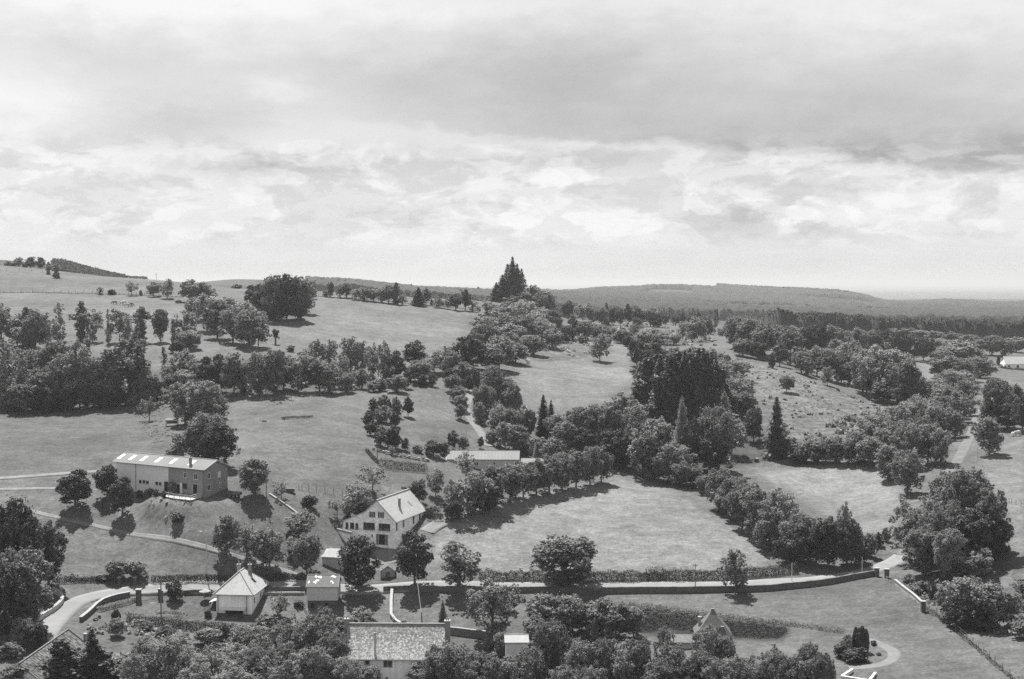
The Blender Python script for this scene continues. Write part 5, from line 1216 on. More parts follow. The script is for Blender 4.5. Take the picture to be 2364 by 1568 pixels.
# ---- hipped house in the foreground
def hipped():
    w = 7.2; d = 11.0
    H = House('hipped_house', -58.8, 280.6, -65.2, -6, 'pale foreground house with a steep hipped roof and two chimneys', 'house')
    E = -61.3 + 65.2; R = 3.6; o = .55; t = .1
    H.part(MB().box(0, w, 0, d, -1.5, E), 'wall', M_RENDER)
    b = MB(); z0 = E - .25; z1 = E + R; cx = w / 2; ya, yb = 4.0, d - 4.0
    c = [(-o, -o, z0), (w + o, -o, z0), (w + o, d + o, z0), (-o, d + o, z0), (cx, ya, z1), (cx, yb, z1)]
    b.poly(c, [(0, 1, 4), (1, 2, 5, 4), (2, 3, 5), (3, 0, 4, 5), (3, 2, 1, 0)])
    H.part(b, 'roof', M_SLATE)
    b = MB()
    for i, j in [(0, 4), (1, 4), (2, 5), (3, 5), (4, 5)]: b.bar(Vector(c[i]) + Vector((0, 0, .05)), Vector(c[j]) + Vector((0, 0, .05)), .22, .12)
    H.part(b, 'ridge_cap', M_CAP)
    g = MB().bar((-o, -o - .07, z0), (w + o, -o - .07, z0), .12).bar((w + o + .07, -o, z0), (w + o + .07, d + o, z0), .12)
    H.part(g, 'gutter', M_METAL)
    H.chimney(cx - 1.3, yb + .8, E + 1.2, z1 + .55, .7, .6, M_CAP); H.chimney(cx + 1.1, yb + .4, E + 1.2, z1 + .65, .7, .6, M_CHIM)
    H.part(MB().tube([(cx + 1.5, yb + .4, z1), (cx + 1.5, yb + .4, z1 + 2.3)], .03, 5).bar((cx + .6, yb + .4, z1 + 2.2), (cx + 2.6, yb + .4, z1 + 2.2), .04)
           .bar((cx + 1.0, yb + .1, z1 + 2.1), (cx + 1.0, yb + .7, z1 + 2.1), .03).bar((cx + 2.1, yb + .1, z1 + 2.1), (cx + 2.1, yb + .7, z1 + 2.1), .03), 'antenna', M_METAL)
    s = (z1 - z0) / (cx + o); xx = w - 1.2; zz = z0 + (w + o - xx) * s
    H.part(MB().slab([(xx - .4, 5.2, zz + .06 + .4 * s), (xx - .4, 6.2, zz + .06 + .4 * s), (xx + .4, 6.2, zz + .06 - .4 * s), (xx + .4, 5.2, zz + .06 - .4 * s)], .07), 'roof_window', M_GLASS)
    H.part(MB().box(w - 1.05, w - .93, -.13, -.002, -.5, E - .3), 'downpipe', M_CAP); H.part(MB().box(.3, .42, -.13, -.002, -.5, E - .3), 'downpipe', M_CAP)
    H.window(1.9, 2.2, 1.0, 1.2, 'side', w, mull=1); H.window(6.4, 2.2, 1.0, 1.2, 'side', w, mull=1)
    a = H.part(MB().slab([(1.3, -1.3, .75), (6.1, -1.3, .75), (6.1, -.002, 1.1), (1.3, -.002, 1.1)], .06), 'awning', M_WHITE)
    H.opening(3.7, -1.4, 3.6, 2.0, m=M_DARK, name='porch_door')
    # left lean-to with open shed
    H.part(MB().slab([(-2.0, 1.5, 1.6), (-.004, 1.5, 2.2), (-.004, 4.5, 2.2), (-2.0, 4.5, 1.6)], .08), 'lean_to_roof', M_WHITE)
    for yy in (1.6, 4.4): H.part(MB().box(-1.95, -1.85, yy - .05, yy + .05, -.8, 1.55), 'lean_to_post', M_PWOOD)
    return H
hipped()
# garden shed and terrace things left of the hipped house
H = shed_roof('garden_shed', 458, 1392, 288, 2.3, 2.4, 1.7, .25, -4, 'low pale garden shed left of the hipped house', 'shed', M_PWOOD, M_METAL)
H.opening(1.1, 0, .7, 1.5, m=M_WOOD)
def table_set(u, v):
    p = G(u, v); e = empty('garden_table', (p.x, p.y, p.z), .3); tag(e, 'white garden table on the terrace beside the hipped house', 'table')
    MB().box(-.8, .8, -.45, .45, .70, .75).build('tabletop', M_WHITE, e)
    for x in (-.7, .7):
        for y in (-.36, .36): MB().box(x - .03, x + .03, y - .03, y + .03, 0, .7).build('leg', M_WHITE, e)
    p = G(u - 5, v + 14); e = empty('parasol', (p.x, p.y, p.z), 0); tag(e, 'pale parasol standing at the left wall of the hipped house', 'parasol')
    MB().tube([(0, 0, 0), (0, 0, 2.2)], .04, 6).build('pole', M_METAL, e)
    b = MB(); n = 8; R = 1.2
    b.poly([(R * math.cos(k * math.pi / 4), R * math.sin(k * math.pi / 4), 1.75) for k in range(n)] + [(0, 0, 2.25)], [(k, (k + 1) % n, n) for k in range(n)] + [tuple(range(n))[::-1]])
    b.build('canopy', M_CAP, e)
table_set(478, 1371)

# ---- shed with sun glints painted as white patches on its roof
def glint_shed():
    H = House('roadside_shed', -41.1, 283, -65.2, 0.5, 'narrow two-storey shed with painted white glints on its dull roof', 'shed')
    w = 6.1; d = 5.6; E = 4.6; R = 1.75
    H.part(MB().prismx([(0, 1.75), (d, 1.75), (d, E), (d / 2, E + R), (0, E)], 0, w), 'wall', M_CONC)
    H.part(MB().prismx([(.15, -1.5), (d, -1.5), (d, 1.748), (.15, 1.748)], .1, w - .1), 'timber_wall', mat('dark_boards', .09, .85, .3, 1.5, fn=ribfn(0, .25, .6)))
    s = R / (d / 2); o = .25; t = .1
    H.part(MB().slab([(-.2, -o, E - o * s + t), (w + .2, -o, E - o * s + t), (w + .2, d / 2, E + R + t), (-.2, d / 2, E + R + t)], .1)
           .slab([(-.2, d / 2 + .002, E + R + t), (w + .2, d / 2 + .002, E + R + t), (w + .2, d + o, E - o * s + t), (-.2, d + o, E - o * s + t)], .1), 'roof', M_TILE)
    H.part(MB().box(-.22, w + .22, d / 2 - .1, d / 2 + .1, E + R + t - .02, E + R + t + .06), 'ridge_cap', M_CAP)
    for x in (-.24, w + .16): H.part(MB().slab([(x, -o, E - o * s + t + .03), (x + .08, -o, E - o * s + t + .03), (x + .08, d / 2, E + R + t + .03), (x, d / 2, E + R + t + .03)], .16), 'verge_board', M_CAP)
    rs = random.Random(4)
    for cx, cy, n in [(1.75, 2.35, 4), (2.3, 2.15, 4), (4.7, 2.3, 3), (5.4, 2.25, 4), (1.4, .85, 3), (1.85, 1.1, 4), (.35, .9, 2), (5.0, 1.2, 3), (5.0, .85, 2)]:  # clusters of small white slabs stand in for sun glints
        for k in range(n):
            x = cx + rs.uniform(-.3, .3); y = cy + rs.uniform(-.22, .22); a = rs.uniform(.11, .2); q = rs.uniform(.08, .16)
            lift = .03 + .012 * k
            H.part(MB().slab([(x - a, y - q, E + (y - q) * s + t + lift), (x + a * .8, y - q * .7, E + (y - q * .7) * s + t + lift), (x + a, y + q, E + (y + q) * s + t + lift), (x - a * .7, y + q * .9, E + (y + q * .9) * s + t + lift)], .02), 'painted_glint', M_TRANSL)
    H.opening(1.1, -.6, .8, 1.9, y=.15, fm=M_WOOD); H.opening(3.9, -.6, .8, 1.9, y=.15, fm=M_WOOD)
    e = empty('ladder', H.P + H.X * -.35 + H.Y * -.25, H.r); tag(e, 'ladder leaning on the left side of the narrow shed', 'ladder')
    for x in (-.2, .2): MB().bar((x, -.5, -.3), (x, 0, 3.4), .06).build('rail', M_PWOOD, e)
    rg = MB().bar((-.2, 0, 0), (.2, 0, 0), .05).mesh('rung', M_PWOOD)
    for k in range(9): r = link(bpy.data.objects.new('rung', rg), e); r.location = (0, -.45 + k * .052, .05 + k * .38)
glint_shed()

# ---- big stone-slab roof at the bottom
def stone_roof_house():
    w = 17.4; H = House('slab_roofed_house', -29.3, 246.2, -72, -1.2, 'long foreground house under a rough stone-slab roof', 'house')
    E = 7.0; R = 4.55; d = 9.2; s = R / (d / 2)
    H.part(MB().prismx([(0, 0), (d, 0), (d, E), (d / 2, E + R), (0, E)], 0.3, w - .3), 'wall', M_RENDER)
    b = MB().slab([(0, -.5, E - .5 * s + .1), (w, -.5, E - .5 * s + .1), (w, d / 2, E + R + .1), (0, d / 2, E + R + .1)], .15).slab([(0, d / 2 + .002, E + R + .1), (w, d / 2 + .002, E + R + .1), (w, d + .5, E - .5 * s + .1), (0, d + .5, E - .5 * s + .1)], .15)
    roof = H.part(b, 'roof', M_LAUZE)
    rs = random.Random(8); rows = 25; L = math.hypot(d / 2 + .5, R + .5 * s); ux, uz = (d / 2 + .5) / L, (R + .5 * s) / L
    ms = []
    for k, val in enumerate((.15, .20, .26, .42)):
        ms.append(mat('roof_slab_%s' % ('dark', 'grey', 'pale', 'bright')[k], val, .8, .35, 2.2, .4))
    protos = []
    for m in ms:
        for j in range(3):
            a = rs.uniform(.14, .19); pts = [(-a, -.15), (a * .9, -.17), (a, .19), (-a * .95, .17)]
            protos.append((m, MB().slab([(p[0] + rs.uniform(-.02, .02), p[1] * ux + rs.uniform(-.02, .02), p[1] * uz) for p in pts], .035).mesh('roof_slab', m)))
    rest = {id(m): MB() for m in ms}; cnt = 0
    for r in range(rows):
        tpos = (r + .45) / rows; x = rs.uniform(0, .3)
        while x < w - .15:
            # paler slabs towards the eave, darker ones further up
            q = rs.random() + (0.75 * (1 - tpos) - .15); i = 0 if q < .22 else 1 if q < .55 else 2 if q < .95 else 3
            y = -.5 + tpos * (d / 2 + .5); z = E - .5 * s + tpos * (R + .5 * s) + .13 + rs.uniform(0, .03)
            m, me = protos[i * 3 + rs.randrange(3)]
            if cnt < 290:
                o = link(bpy.data.objects.new('roof_slab', me), H.e); o.location = (x, y, z); o.rotation_euler = (rs.uniform(-.03, .03), rs.uniform(-.03, .03), rs.uniform(-.08, .08)); cnt += 1
            else:
                vs = [v.co for v in me.vertices]; rot = Matrix.Rotation(rs.uniform(-.08, .08), 3, 'Z')
                rest[id(m)].poly([tuple(rot @ v + Vector((x, y, z))) for v in vs], [tuple(p.vertices) for p in me.polygons])
            x += rs.uniform(.27, .38)
    for m in ms:
        o = rest[id(m)].build('slab_courses', m, H.e); o['kind'] = 'stuff'
    H.part(MB().box(-.05, w + .05, d / 2 - .16, d / 2 + .16, E + R + .08, E + R + .26), 'ridge_cap', M_CAP)
    H.chimney(-.25, d / 2, E + R - 2.5, E + R + .95, .7, .9, M_CHIM); H.chimney(w + .35, d / 2 - .2, E + R - 5, E + R + .75, .95, 1.1, M_CHIM, pots=2)
    H.part(MB().tube([(5.4, .1, E + .2), (5.4, .1, E + 3.9)], .2, 10), 'flue_pipe', M_CONC); H.part(MB().tube([(5.4, .1, E + 3.9), (5.4, .1, E + 4.15)], .27, 10).tube([(5.4, .1, E + 4.15), (5.4, .1, E + 4.8)], .06, 6), 'flue_cap', M_CAP)
    H.window(7.6, E - 1.25, 1.7, 1.25, mull=1, y=0, frame=M_CONC); H.window(4.0, E - 1.0, .95, .9, mull=0, y=0, frame=M_CONC); H.window(7.4, E - 4.1, .5, 1.0, mull=0, frame=M_CONC)
    H.part(MB().tube([(w - 1.2, -.12, 1), (w - 1.2, -.12, E - .4)], .07, 6), 'downpipe', M_METAL)
    H.part(MB().bar((0, -.58, E - .5 * s), (w, -.58, E - .5 * s), .12), 'gutter', M_METAL)
stone_roof_house()

# ---- mossy roof in the lower left corner, ridge running away
def mossy():
    H = House('mossy_roofed_barn', -83.3, 238, -70.5, -2, 'old barn under a mossy slab roof at the lower left corner', 'barn')
    # local y is the ridge direction
    D = 24; R = 6.3; wdt = 5.2; e = 2.1
    H.part(MB().prism([(-5, -2), (wdt, -2), (wdt, e), (0, R), (-5, e)], .2, D - .2), 'wall', M_STONE)
    H.part(MB().slab([(0, 0, R + .1), (0, D, R + .1), (wdt + .4, D, e - .25), (wdt + .4, 0, e - .25)], .2).slab([(-.002, 0, R + .1), (-.002, D, R + .1), (-5.4, D, e - .25), (-5.4, 0, e - .25)], .2), 'roof', M_MOSS)
    rs = random.Random(18); L = math.hypot(wdt, R - e); ux, uz = wdt / L, -(R - e) / L
    m1 = mat('mossy_slab_pale', .14, .9, .4, 1.5, .4); m2 = mat('mossy_slab_dark', .06, .95, .4, 1.5, .4)
    pm = [MB().slab([(-.3 * ux, -.3, -.3 * uz), (.3 * ux, -.28, .3 * uz), (.32 * ux, .3, .32 * uz), (-.3 * ux, .27, -.3 * uz)], .05).mesh('roof_slab', m) for m in (m1, m2, M_MOSS)]
    for i in range(12):
        for j in range(24):
            if rs.random() < .12: continue
            o = link(bpy.data.objects.new('roof_slab', rs.choice(pm)), H.e); k = (i + .6) / 12
            o.location = (k * wdt, .9 + j * .95 + rs.uniform(-.2, .2), R - k * (R - e) + .14 + rs.uniform(0, .04)); o.rotation_euler = (0, 0, rs.uniform(-.15, .15)); o.scale = (1, 1.3, 1)
    H.part(MB().bar((0, -.1, R + .16), (0, D + .1, R + .16), .28, .16), 'ridge_cap', M_OLDR)
    H.part(MB().bar((0, D + .08, R + .18), (wdt + .4, D + .08, e - .15), .5, .22), 'verge_stones', M_OLDR)
    H.chimney(3.0, D + .6, 1, 5.4, .55, .55, M_CHIM, pots=0)
mossy()

# ---- pointed roof house among the trees, lower right
def pointed():
    H = House('pointed_roof_house', 33.4, 256, -66.4, -3, 'house with a steep pointed roof beside the dark crop plot', 'house')
    w = 6.3; E = 2.7; R = 4.3; cx = w * .52; d = 6
    H.part(MB().box(.2, w - .2, .2, d - .2, -1.5, E), 'wall', M_STONE)
    prof = [(1.0, 0), (.80, .22), (.5, .5), (.2, .8), (.05, 1.0)]
    b = MB(); rings = []
    for k, (r, z) in enumerate(prof): rings.append([(cx + sx * r * (w / 2 + .25), d / 2 + sy * r * (d / 2 + .25), E - .2 + z * (R - (0.25 if z < .3 and z > 0 else 0))) for sx, sy in ((-1, -1), (1, -1), (1, 1), (-1, 1))])
    v = [p for r in rings for p in r] ; f = [(0, 3, 2, 1)]
    for k in range(len(rings) - 1):
        for j in range(4): a = 4 * k + j; c = 4 * k + (j + 1) % 4; f.append((a, c, c + 4, a + 4))
    n = 4 * (len(rings) - 1); f.append((n, n + 1, n + 2, n + 3)); b.poly(v, f); H.part(b, 'roof', M_OLDR)
    H.part(MB().box(cx - .3, cx + .3, d / 2 - .12, d / 2 + .12, E + R - .3, E + R - .08), 'ridge_cap', M_CAP)
    H.part(MB().box(w * .72, w * .72 + .6, .35, 1.4, E + .5, E + 1.5), 'dormer', M_WOOD)
    b = MB(); 
    H.part(MB().prismx([(0.5, -1.5), (5, -1.5), (5, 1.3), (2.7, 2.0), (.5, 1.3)], -5.2, .198), 'wing_wall', M_OLDW)
    H.part(MB().slab([(-5.4, .2, 1.25), (.19, .2, 1.25), (.19, 2.75, 2.12), (-5.4, 2.75, 2.12)], .1).slab([(-5.4, 2.752, 2.12), (.19, 2.752, 2.12), (.19, 5.2, 1.25), (-5.4, 5.2, 1.25)], .1), 'wing_roof', M_OLDR)
    H.chimney(.9, 3, E, E + 2.6, .5, .5, M_CAP, pots=0)
    H.window(5.0, 1.3, .8, 1.1, mull=1)
pointed()

H = shed_roof('white_outbuilding', 1168, 1520, 252, 3.9, 4.5, 2.9, .75, 2, 'small white building among the trees near the bottom centre', 'outbuilding', M_WHITE, M_CAP)
H.window(2.9, 1.7, .5, .7, mull=0)
H = shed_roof('long_cottage', 1034, 1083, 373, 18.6, 9, 2.6, 1.7, -2, 'long low building with a bright metal roof behind the trees', 'building', M_CONC, M_SHEETR)
for x in (3, 7.5, 12): H.window(x, 1.4, 1.1, 1.0)
H.part(MB().slab([(18.9, -.5, 1.4), (25.5, -.5, 1.35), (25.5, 3.4, 2.5), (18.9, 3.4, 2.55)], .1), 'annex_roof', M_SHEETR); H.part(MB().box(18.9, 25.3, -.1, 3.2, -1.5, 1.3), 'annex_wall', M_CONC)
H.part(MB().slab([(-2.6, -.8, .5), (-.3, -.3, 2.45), (-.3, 4.5, 4.3), (-1.0, 4.5, 3.0)], .1), 'lean_to_roof', M_SLATE)
H = shed_roof('valley_house', 2322, 853, 758, 18, 9, 3.0, 3.9, -3, 'long house with a pale slate roof in the field at the right edge', 'house', M_RENDER, M_SLATE)
for x in (1.6, 6.3, 11): H.window(x, 1.6, 1.2, 1.2, frame=M_SHUT)
H.part(MB().slab([(-5.2, -1, .9), (-.3, -.3, 2.9), (-.3, 4, 4.6), (-3.0, 4, 2.6)], .12), 'lean_to_roof', M_SLATE); H.part(MB().box(-3.8, -.01, 0, 3.8, -1, 1.0), 'lean_to_wall', M_RENDER)
hedge('hedge', [(2306,849),(2330,853),(2375,856)], 1.2, 1.0, 'leaf_dark', 'dark hedge in front of the house at the right edge', dens=10, leaf=.4, seed=40, ymax=770)

# white walled basin at the lower right corner
def basin():
    zt = -65.1; pts = [(1968, 1545), (1943, 1561), (2007, 1571), (2021, 1553)]
    P = []
    for u, v in pts: d = ray(u, v); k = zt / d.z; P.append(d * k)
    c = sum(P, Vector()) / 4; e = empty('walled_court', (c.x, c.y, zt), 0); tag(e, 'small court with bright low white walls at the bottom right', 'low wall')
    for a, b in [(0, 1), (1, 2), (2, 3)]:
        p, q = P[a] - c, P[b] - c; p.z = q.z = 0
        MB().bar(p - Vector((0, 0, .9)), q - Vector((0, 0, .9)), .28, 1.8).build('wall', M_WHITE, e); MB().bar(p + Vector((0, 0, .05)), q + Vector((0, 0, .05)), .4, .1).build('coping', M_WHITE, e)
basin()

# ------------------------------------------------------------------ walls, fences, poles
def wall(name, pts, h, th, label, m=M_WALL, cap=M_CAP, group=None, step=2.0, smooth=1, off=0.0, base=0.6, capw=.06):
    P = gline(pts, step, smooth); b = MB(); c = MB(); rs = random.Random(len(pts) * 7)
    n = len(P); ring = []; cr = []
    for i, p in enumerate(P):
        d = (P[min(i + 1, n - 1)] - P[max(i - 1, 0)]); d.z = 0; d.normalize(); s = Vector((d.y, -d.x, 0)); hh = h + rs.uniform(-.03, .03)
        for w_, z in ((-th / 2, -base), (th / 2, -base), (th / 2 * .85, hh), (-th / 2 * .85, hh)): ring.append(p + s * w_ + Vector((0, 0, z)))
        for w_, z in ((-th / 2 - capw, hh + .002), (th / 2 + capw, hh + .002), (th / 2 + capw, hh + .1), (-th / 2 - capw, hh + .1)): cr.append(p + s * w_ + Vector((0, 0, z)))
    def skin(R, B):
        f = []
        for i in range(n - 1):
            for k in range(4): a = 4 * i + k; q = 4 * i + (k + 1) % 4; f.append((a, q, q + 4, a + 4))
        f += [(0, 1, 2, 3), (4 * n - 1, 4 * n - 2, 4 * n - 3, 4 * n - 4)]; B.poly(R, f)
    skin(ring, b); skin(cr, c)
    o = b.build(name, m); c.build('coping', cap, o); tag(o, label, 'wall', group); return o
WG = 'stone walls along the valley road'
wall('stone_wall', [(885,1366),(905,1364),(1000,1366),(1100,1366),(1200,1367),(1300,1368),(1372,1369)], 1.0, .5, 'dark stone wall along the road before the paddock', cap=M_WALL, group=WG)
wall('stone_wall', [(1387,1370),(1420,1369),(1560,1368),(1700,1366),(1800,1361),(1900,1351),(1970,1338),(2018,1330)], 1.1, .5, 'long dark stone wall curving along the road to the pillars', cap=M_WALL, group=WG)
wall('stone_wall', [(186,1436),(206,1420),(230,1396),(262,1384),(300,1377)], .9, .55, 'curved road wall with a pale coping at the garden corner', cap=M_CAP, group=WG)
wall('stone_wall', [(88,1434),(110,1420),(132,1406),(146,1390),(140,1376),(122,1368)], .9, .55, 'pale curved wall round the outer side of the road bend', m=M_CONC, cap=M_CAP, group=WG)
wall('stone_wall', [(590,1366),(640,1366),(704,1366)], .9, .4, 'dark wall between the road and the gardens', cap=M_WALL, group=WG)
wall('garden_wall', [(425,1372),(460,1370),(490,1370)], .7, .35, 'low dark wall left of the hipped house', cap=M_WALL)
wall('garden_wall', [(905,1366),(903,1395),(903,1425),(912,1438),(924,1446)], .7, .45, 'pale low wall running down the paddock', m=M_CAP, cap=M_CAP, smooth=0)
wall('garden_wall', [(622,1142),(650,1160),(675,1178),(689,1189)], .25, .3, 'thin pale kerb wall below the meadow pole', m=M_CAP, cap=M_CAP, smooth=0)
wall('garden_wall', [(2066,1348),(2100,1375),(2128,1400)], .9, .4, 'pale-topped wall down to the lower pillar', m=M_CONC, cap=M_CAP, smooth=0)
wall('garden_wall', [(1032,1463),(1075,1468),(1128,1474)], 1.3, .4, 'dark garden wall with a pale coping right of the slab roof', cap=M_CAP, smooth=0)
wall('garden_wall', [(605,1466),(640,1465),(680,1466)], 1.0, .4, 'dark terrace wall in the lower garden', cap=M_CAP, smooth=0)
wall('garden_wall', [(590,1372),(640,1372),(704,1372)], .35, .5, 'pale ledge below the road wall', m=M_CAP, cap=M_CAP, smooth=0)
# rubble wall above the hedge garden
P = gline([(860,1039),(890,1047),(925,1055),(960,1062),(990,1066)], .8, 1); rs0 = random.Random(2)
e = empty('rubble_wall', P[len(P) // 2]); tag(e, 'tumbled pale rubble wall above the hedge garden', 'wall')
stn = [MB().poly([(x * rs0.uniform(.7, 1) * .38, y * rs0.uniform(.7, 1) * .28, z * rs0.uniform(.7, 1) * .2 + .15) for x, y, z in ((-1,-1,-1),(1,-1,-1),(1,1,-1),(-1,1,-1),(-1,-1,1),(1,-1,1),(1,1,1),(-1,1,1))], [(0,3,2,1),(4,5,6,7),(0,1,5,4),(1,2,6,5),(2,3,7,6),(3,0,4,7)]).mesh('stone', mat('rubble', .24, .9, .3, 2, .4)) for _ in range(4)]
for p in P:
    for k in range(3):
        if rs0.random() < .25: continue
        o = link(bpy.data.objects.new('stone', rs0.choice(stn)), e); o.location = p - e.location + Vector((rs0.uniform(-.4, .4), rs0.uniform(-.4, .4), k * .22 - .05)); o.rotation_euler = (rs0.uniform(-.3, .3), rs0.uniform(-.3, .3), rs0.uniform(0, 3))

def pillar(u, v, w, h, label, group='stone gate pillars', dist=None):
    p = G(u, v); e = empty('gate_pillar', p); tag(e, label, 'pillar', group)
    MB().box(-w / 2, w / 2, -w / 2, w / 2, -.5, h).build('shaft', M_WALL, e); MB().box(-w / 2 - .1, w / 2 + .1, -w / 2 - .1, w / 2 + .1, h, h + .16).build('cap_stone', M_CAP, e)
pillar(2024, 1331, .85, 1.7, 'left stone pillar of the road gateway at right')
pillar(2047, 1334, .85, 1.75, 'right stone pillar of the road gateway at right')
pillar(2131, 1412, .8, 1.9, 'lone stone pillar at the end of the lower wall')
pillar(320, 1388, .95, 2.3, 'dark left pillar of the garden gate by the bend')
pillar(369, 1382, .6, 1.9, 'dark right pillar of the garden gate by the bend')
pillar(1384, 1370, .45, 1.1, 'pale small pillar at the paddock opening')
pillar(905, 1365, .5, .9, 'small pillar at the top of the paddock wall')
pillar(276, 1349, .6, 1.4, 'left pillar in the hedge above the road bend'); pillar(312, 1349, .6, 1.4, 'right pillar in the hedge above the road bend')

def gate(u0, v0, u1, v1, h, label, n=9):
    a, b = G(u0, v0), G(u1, v1); d = b - a; L = math.hypot(d.x, d.y); e = empty('metal_gate', a, math.atan2(d.y, d.x)); tag(e, label, 'gate')
    MB().box(0, L, -.03, .03, h - .06, h).box(0, L, -.03, .03, .1, .16).build('frame', M_METAL, e)
    bar = MB().box(-.02, .02, -.02, .02, .16, h - .06).mesh('bar', M_METAL)
    for k in range(n): o = link(bpy.data.objects.new('bar', bar), e); o.location = (L * (k + .5) / n, 0, 0)
gate(325, 1387, 345, 1385, 1.4, 'left leaf of the thin metal garden gate'); gate(346, 1385, 365, 1382, 1.4, 'right leaf of the thin metal garden gate')

def fence(pts, gap, h, label, r=.06, m=M_WOOD, group='wire fences with wooden posts', wires=2, ymax=None, smooth=1, jit=.15, pts3=None):
    P = gline(pts, gap, smooth, ymax); e = empty('wire_fence', P[0]); tag(e, label, 'fence', group); o0 = P[0]; rs = random.Random(int(pts[0][0]))
    me = MB().tube([(0, 0, -.4), (0, 0, h)], r, 6).mesh('post', m)
    for p in P:
        q = link(bpy.data.objects.new('post', me), e); q.location = p - o0; q.rotation_euler = (rs.uniform(-.06, .06), rs.uniform(-.06, .06), 0); q.scale = (1, 1, 1 + rs.uniform(-jit, jit))
    b = MB()
    for p, q in zip(P[:-1], P[1:]):
        for k in range(wires): z = h * (.9 - .4 * k); b.bar(p - o0 + Vector((0, 0, z)), q - o0 + Vector((0, 0, z)), .015)
    b.build('wire', M_METAL, e)
fence([(0,676),(100,676),(200,678),(330,682),(420,687)], 4.5, 1.5, 'post fence across the hill pasture at left', .09, ymax=705)
fence([(0,625),(60,627),(110,630)], 6, 1.4, 'post fence under the hilltop trees', .09, ymax=850)
fence([(2128,1395),(2200,1450),(2280,1520),(2350,1580)], 3.0, 1.35, 'wire fence running to the lower right corner')
fence([(2330,1163),(2350,1167),(2380,1174)], 2.4, 1.2, 'short fence in the field at the right edge')
fence([(690,1130),(720,1134),(760,1138),(800,1142)], 3.0, 1.4, 'post fence below the centre meadow')
fence([(500,905),(590,922),(700,918),(800,912),(850,906)], 3.4, 1.5, 'fence along the back of the centre meadow', .08)
fence([(1065,1235),(1130,1200),(1240,1160)], 4, 1.0, 'low fence along the left of the big field')
fence([(735,684),(850,693),(950,700),(1050,713),(1100,718)], 5, 1.2, 'fence on the horizon of the upper field', .08, ymax=705)
fence([(150,1345),(240,1344),(340,1346)], 3.5, 1.6, 'fence in the hedge above the road bend')
fence([(900,1040),(960,1052),(1010,1063)], 3.0, 1.5, 'fence behind the rubble wall')
fence([(1318,1370),(1345,1370),(1372,1372)], 5.0, 1.3, 'rail fence closing the paddock opening')
# the dark bank line across the horizon field
hedge('field_bank', [(735,685),(800,689),(900,697),(1000,708),(1100,718)], 1.0, .4, 'leaf_dry', 'pale weedy bank on the horizon of the upper field', 'bank', dens=8, leaf=.3, seed=31, ymax=705)

def pole(u, v, vt, r, label, lamp=False, arm=0.0, m=M_WOOD, group='utility poles', name='utility_pole', dist=None):
    p = G(u, v); h = (v - vt) / FOC * p.y; e = empty(name, p); tag(e, label, 'pole' if not lamp else 'street lamp', group)
    MB().tube([(0, 0, -.5), (0, 0, h)], [r, r * .7], 8).build('shaft', m, e)
    if arm: MB().bar((-arm, 0, h - .4), (arm, 0, h - .4), .09).build('cross_arm', m, e)
    for k in (-1, 1):
        if arm: MB().tube([(k * arm * .85, 0, h - .36), (k * arm * .85, 0, h - .12)], .05, 6).build('insulator', M_CAP, e)
    if lamp:
        MB().bar((0, 0, h - .3), (-1.0, 0, h - .1), .06).build('lamp_arm', M_METAL, e); MB().box(-1.35, -.9, -.12, .12, h - .2, h - .08).build('lamp_head', M_WHITE, e)
    return p + Vector((0, 0, h))
t1 = pole(477, 1326, 1224, .13, 'tall utility pole on the slope above the road', lamp=True, m=M_CONC)
t2 = pole(372, 1426, 1333, .15, 'dark utility pole in the oval flower bed', arm=.5)
t3 = pole(871, 1068, 1000, .13, 'utility pole beside the thick clipped hedge', arm=.7)
t4 = pole(615, 1168, 1088, .13, 'utility pole at the end of the thin kerb wall', arm=.5)
t5 = pole(973, 1448, 1413, .10, 'short dark post in the paddock below the road')
t6 = pole(1605, 1358, 1301, .10, 'utility pole with a lamp beside the roadside hedge', lamp=True, arm=.4)
t7 = pole(1828, 1342, 1299, .09, 'white roadside pole, left one of the two', m=M_WHITE)
t8 = pole(1990, 1326, 1286, .09, 'white roadside pole, right one of the two', m=M_WHITE)
t9 = pole(2257, 1062, 1019, .07, 'thin pole beside the lane at right', m=M_CONC)
t10 = pole(869, 1600, 1540, .12, 'pole in front of the slab-roofed house', m=M_CONC)
b = MB().box(-.12, .12, -.12, .12, 0, 1.9)
p = G(375, 1385); o = b.build('meter_post', M_WOOD); o.location = p; tag(o, 'short thick dark post behind the garden pole', 'post')

def cable(a, b, sag, label, r=.03):
    pts = []
    for k in range(13): f = k / 12; q = Vector(a).lerp(Vector(b), f); q.z -= sag * 4 * f * (1 - f); pts.append(q)
    o = MB().tube(pts, r, 5).build('overhead_cable', M_METAL); tag(o, label, 'cable')
cable(t2, Vector((-59.5, 286, -62.2)), .8, 'cable from the garden pole to the hipped house')
q = G(958, 1356); cable(Vector((q.x, q.y, q.z + 6)), t5, .6, 'cable dropping over the paddock to the short post', .06)
q = G(591, 1146); cable(t4, Vector((q.x, q.y - 2, q.z + .2)), .2, 'stay wire of the meadow pole')

# ------------------------------------------------------------------ small things
def flatbox(name, u, v, dims, label, cat, m, rz=0.0, parts=None):
    p = G(u, v); e = empty(name, p, rz); tag(e, label, cat); return e
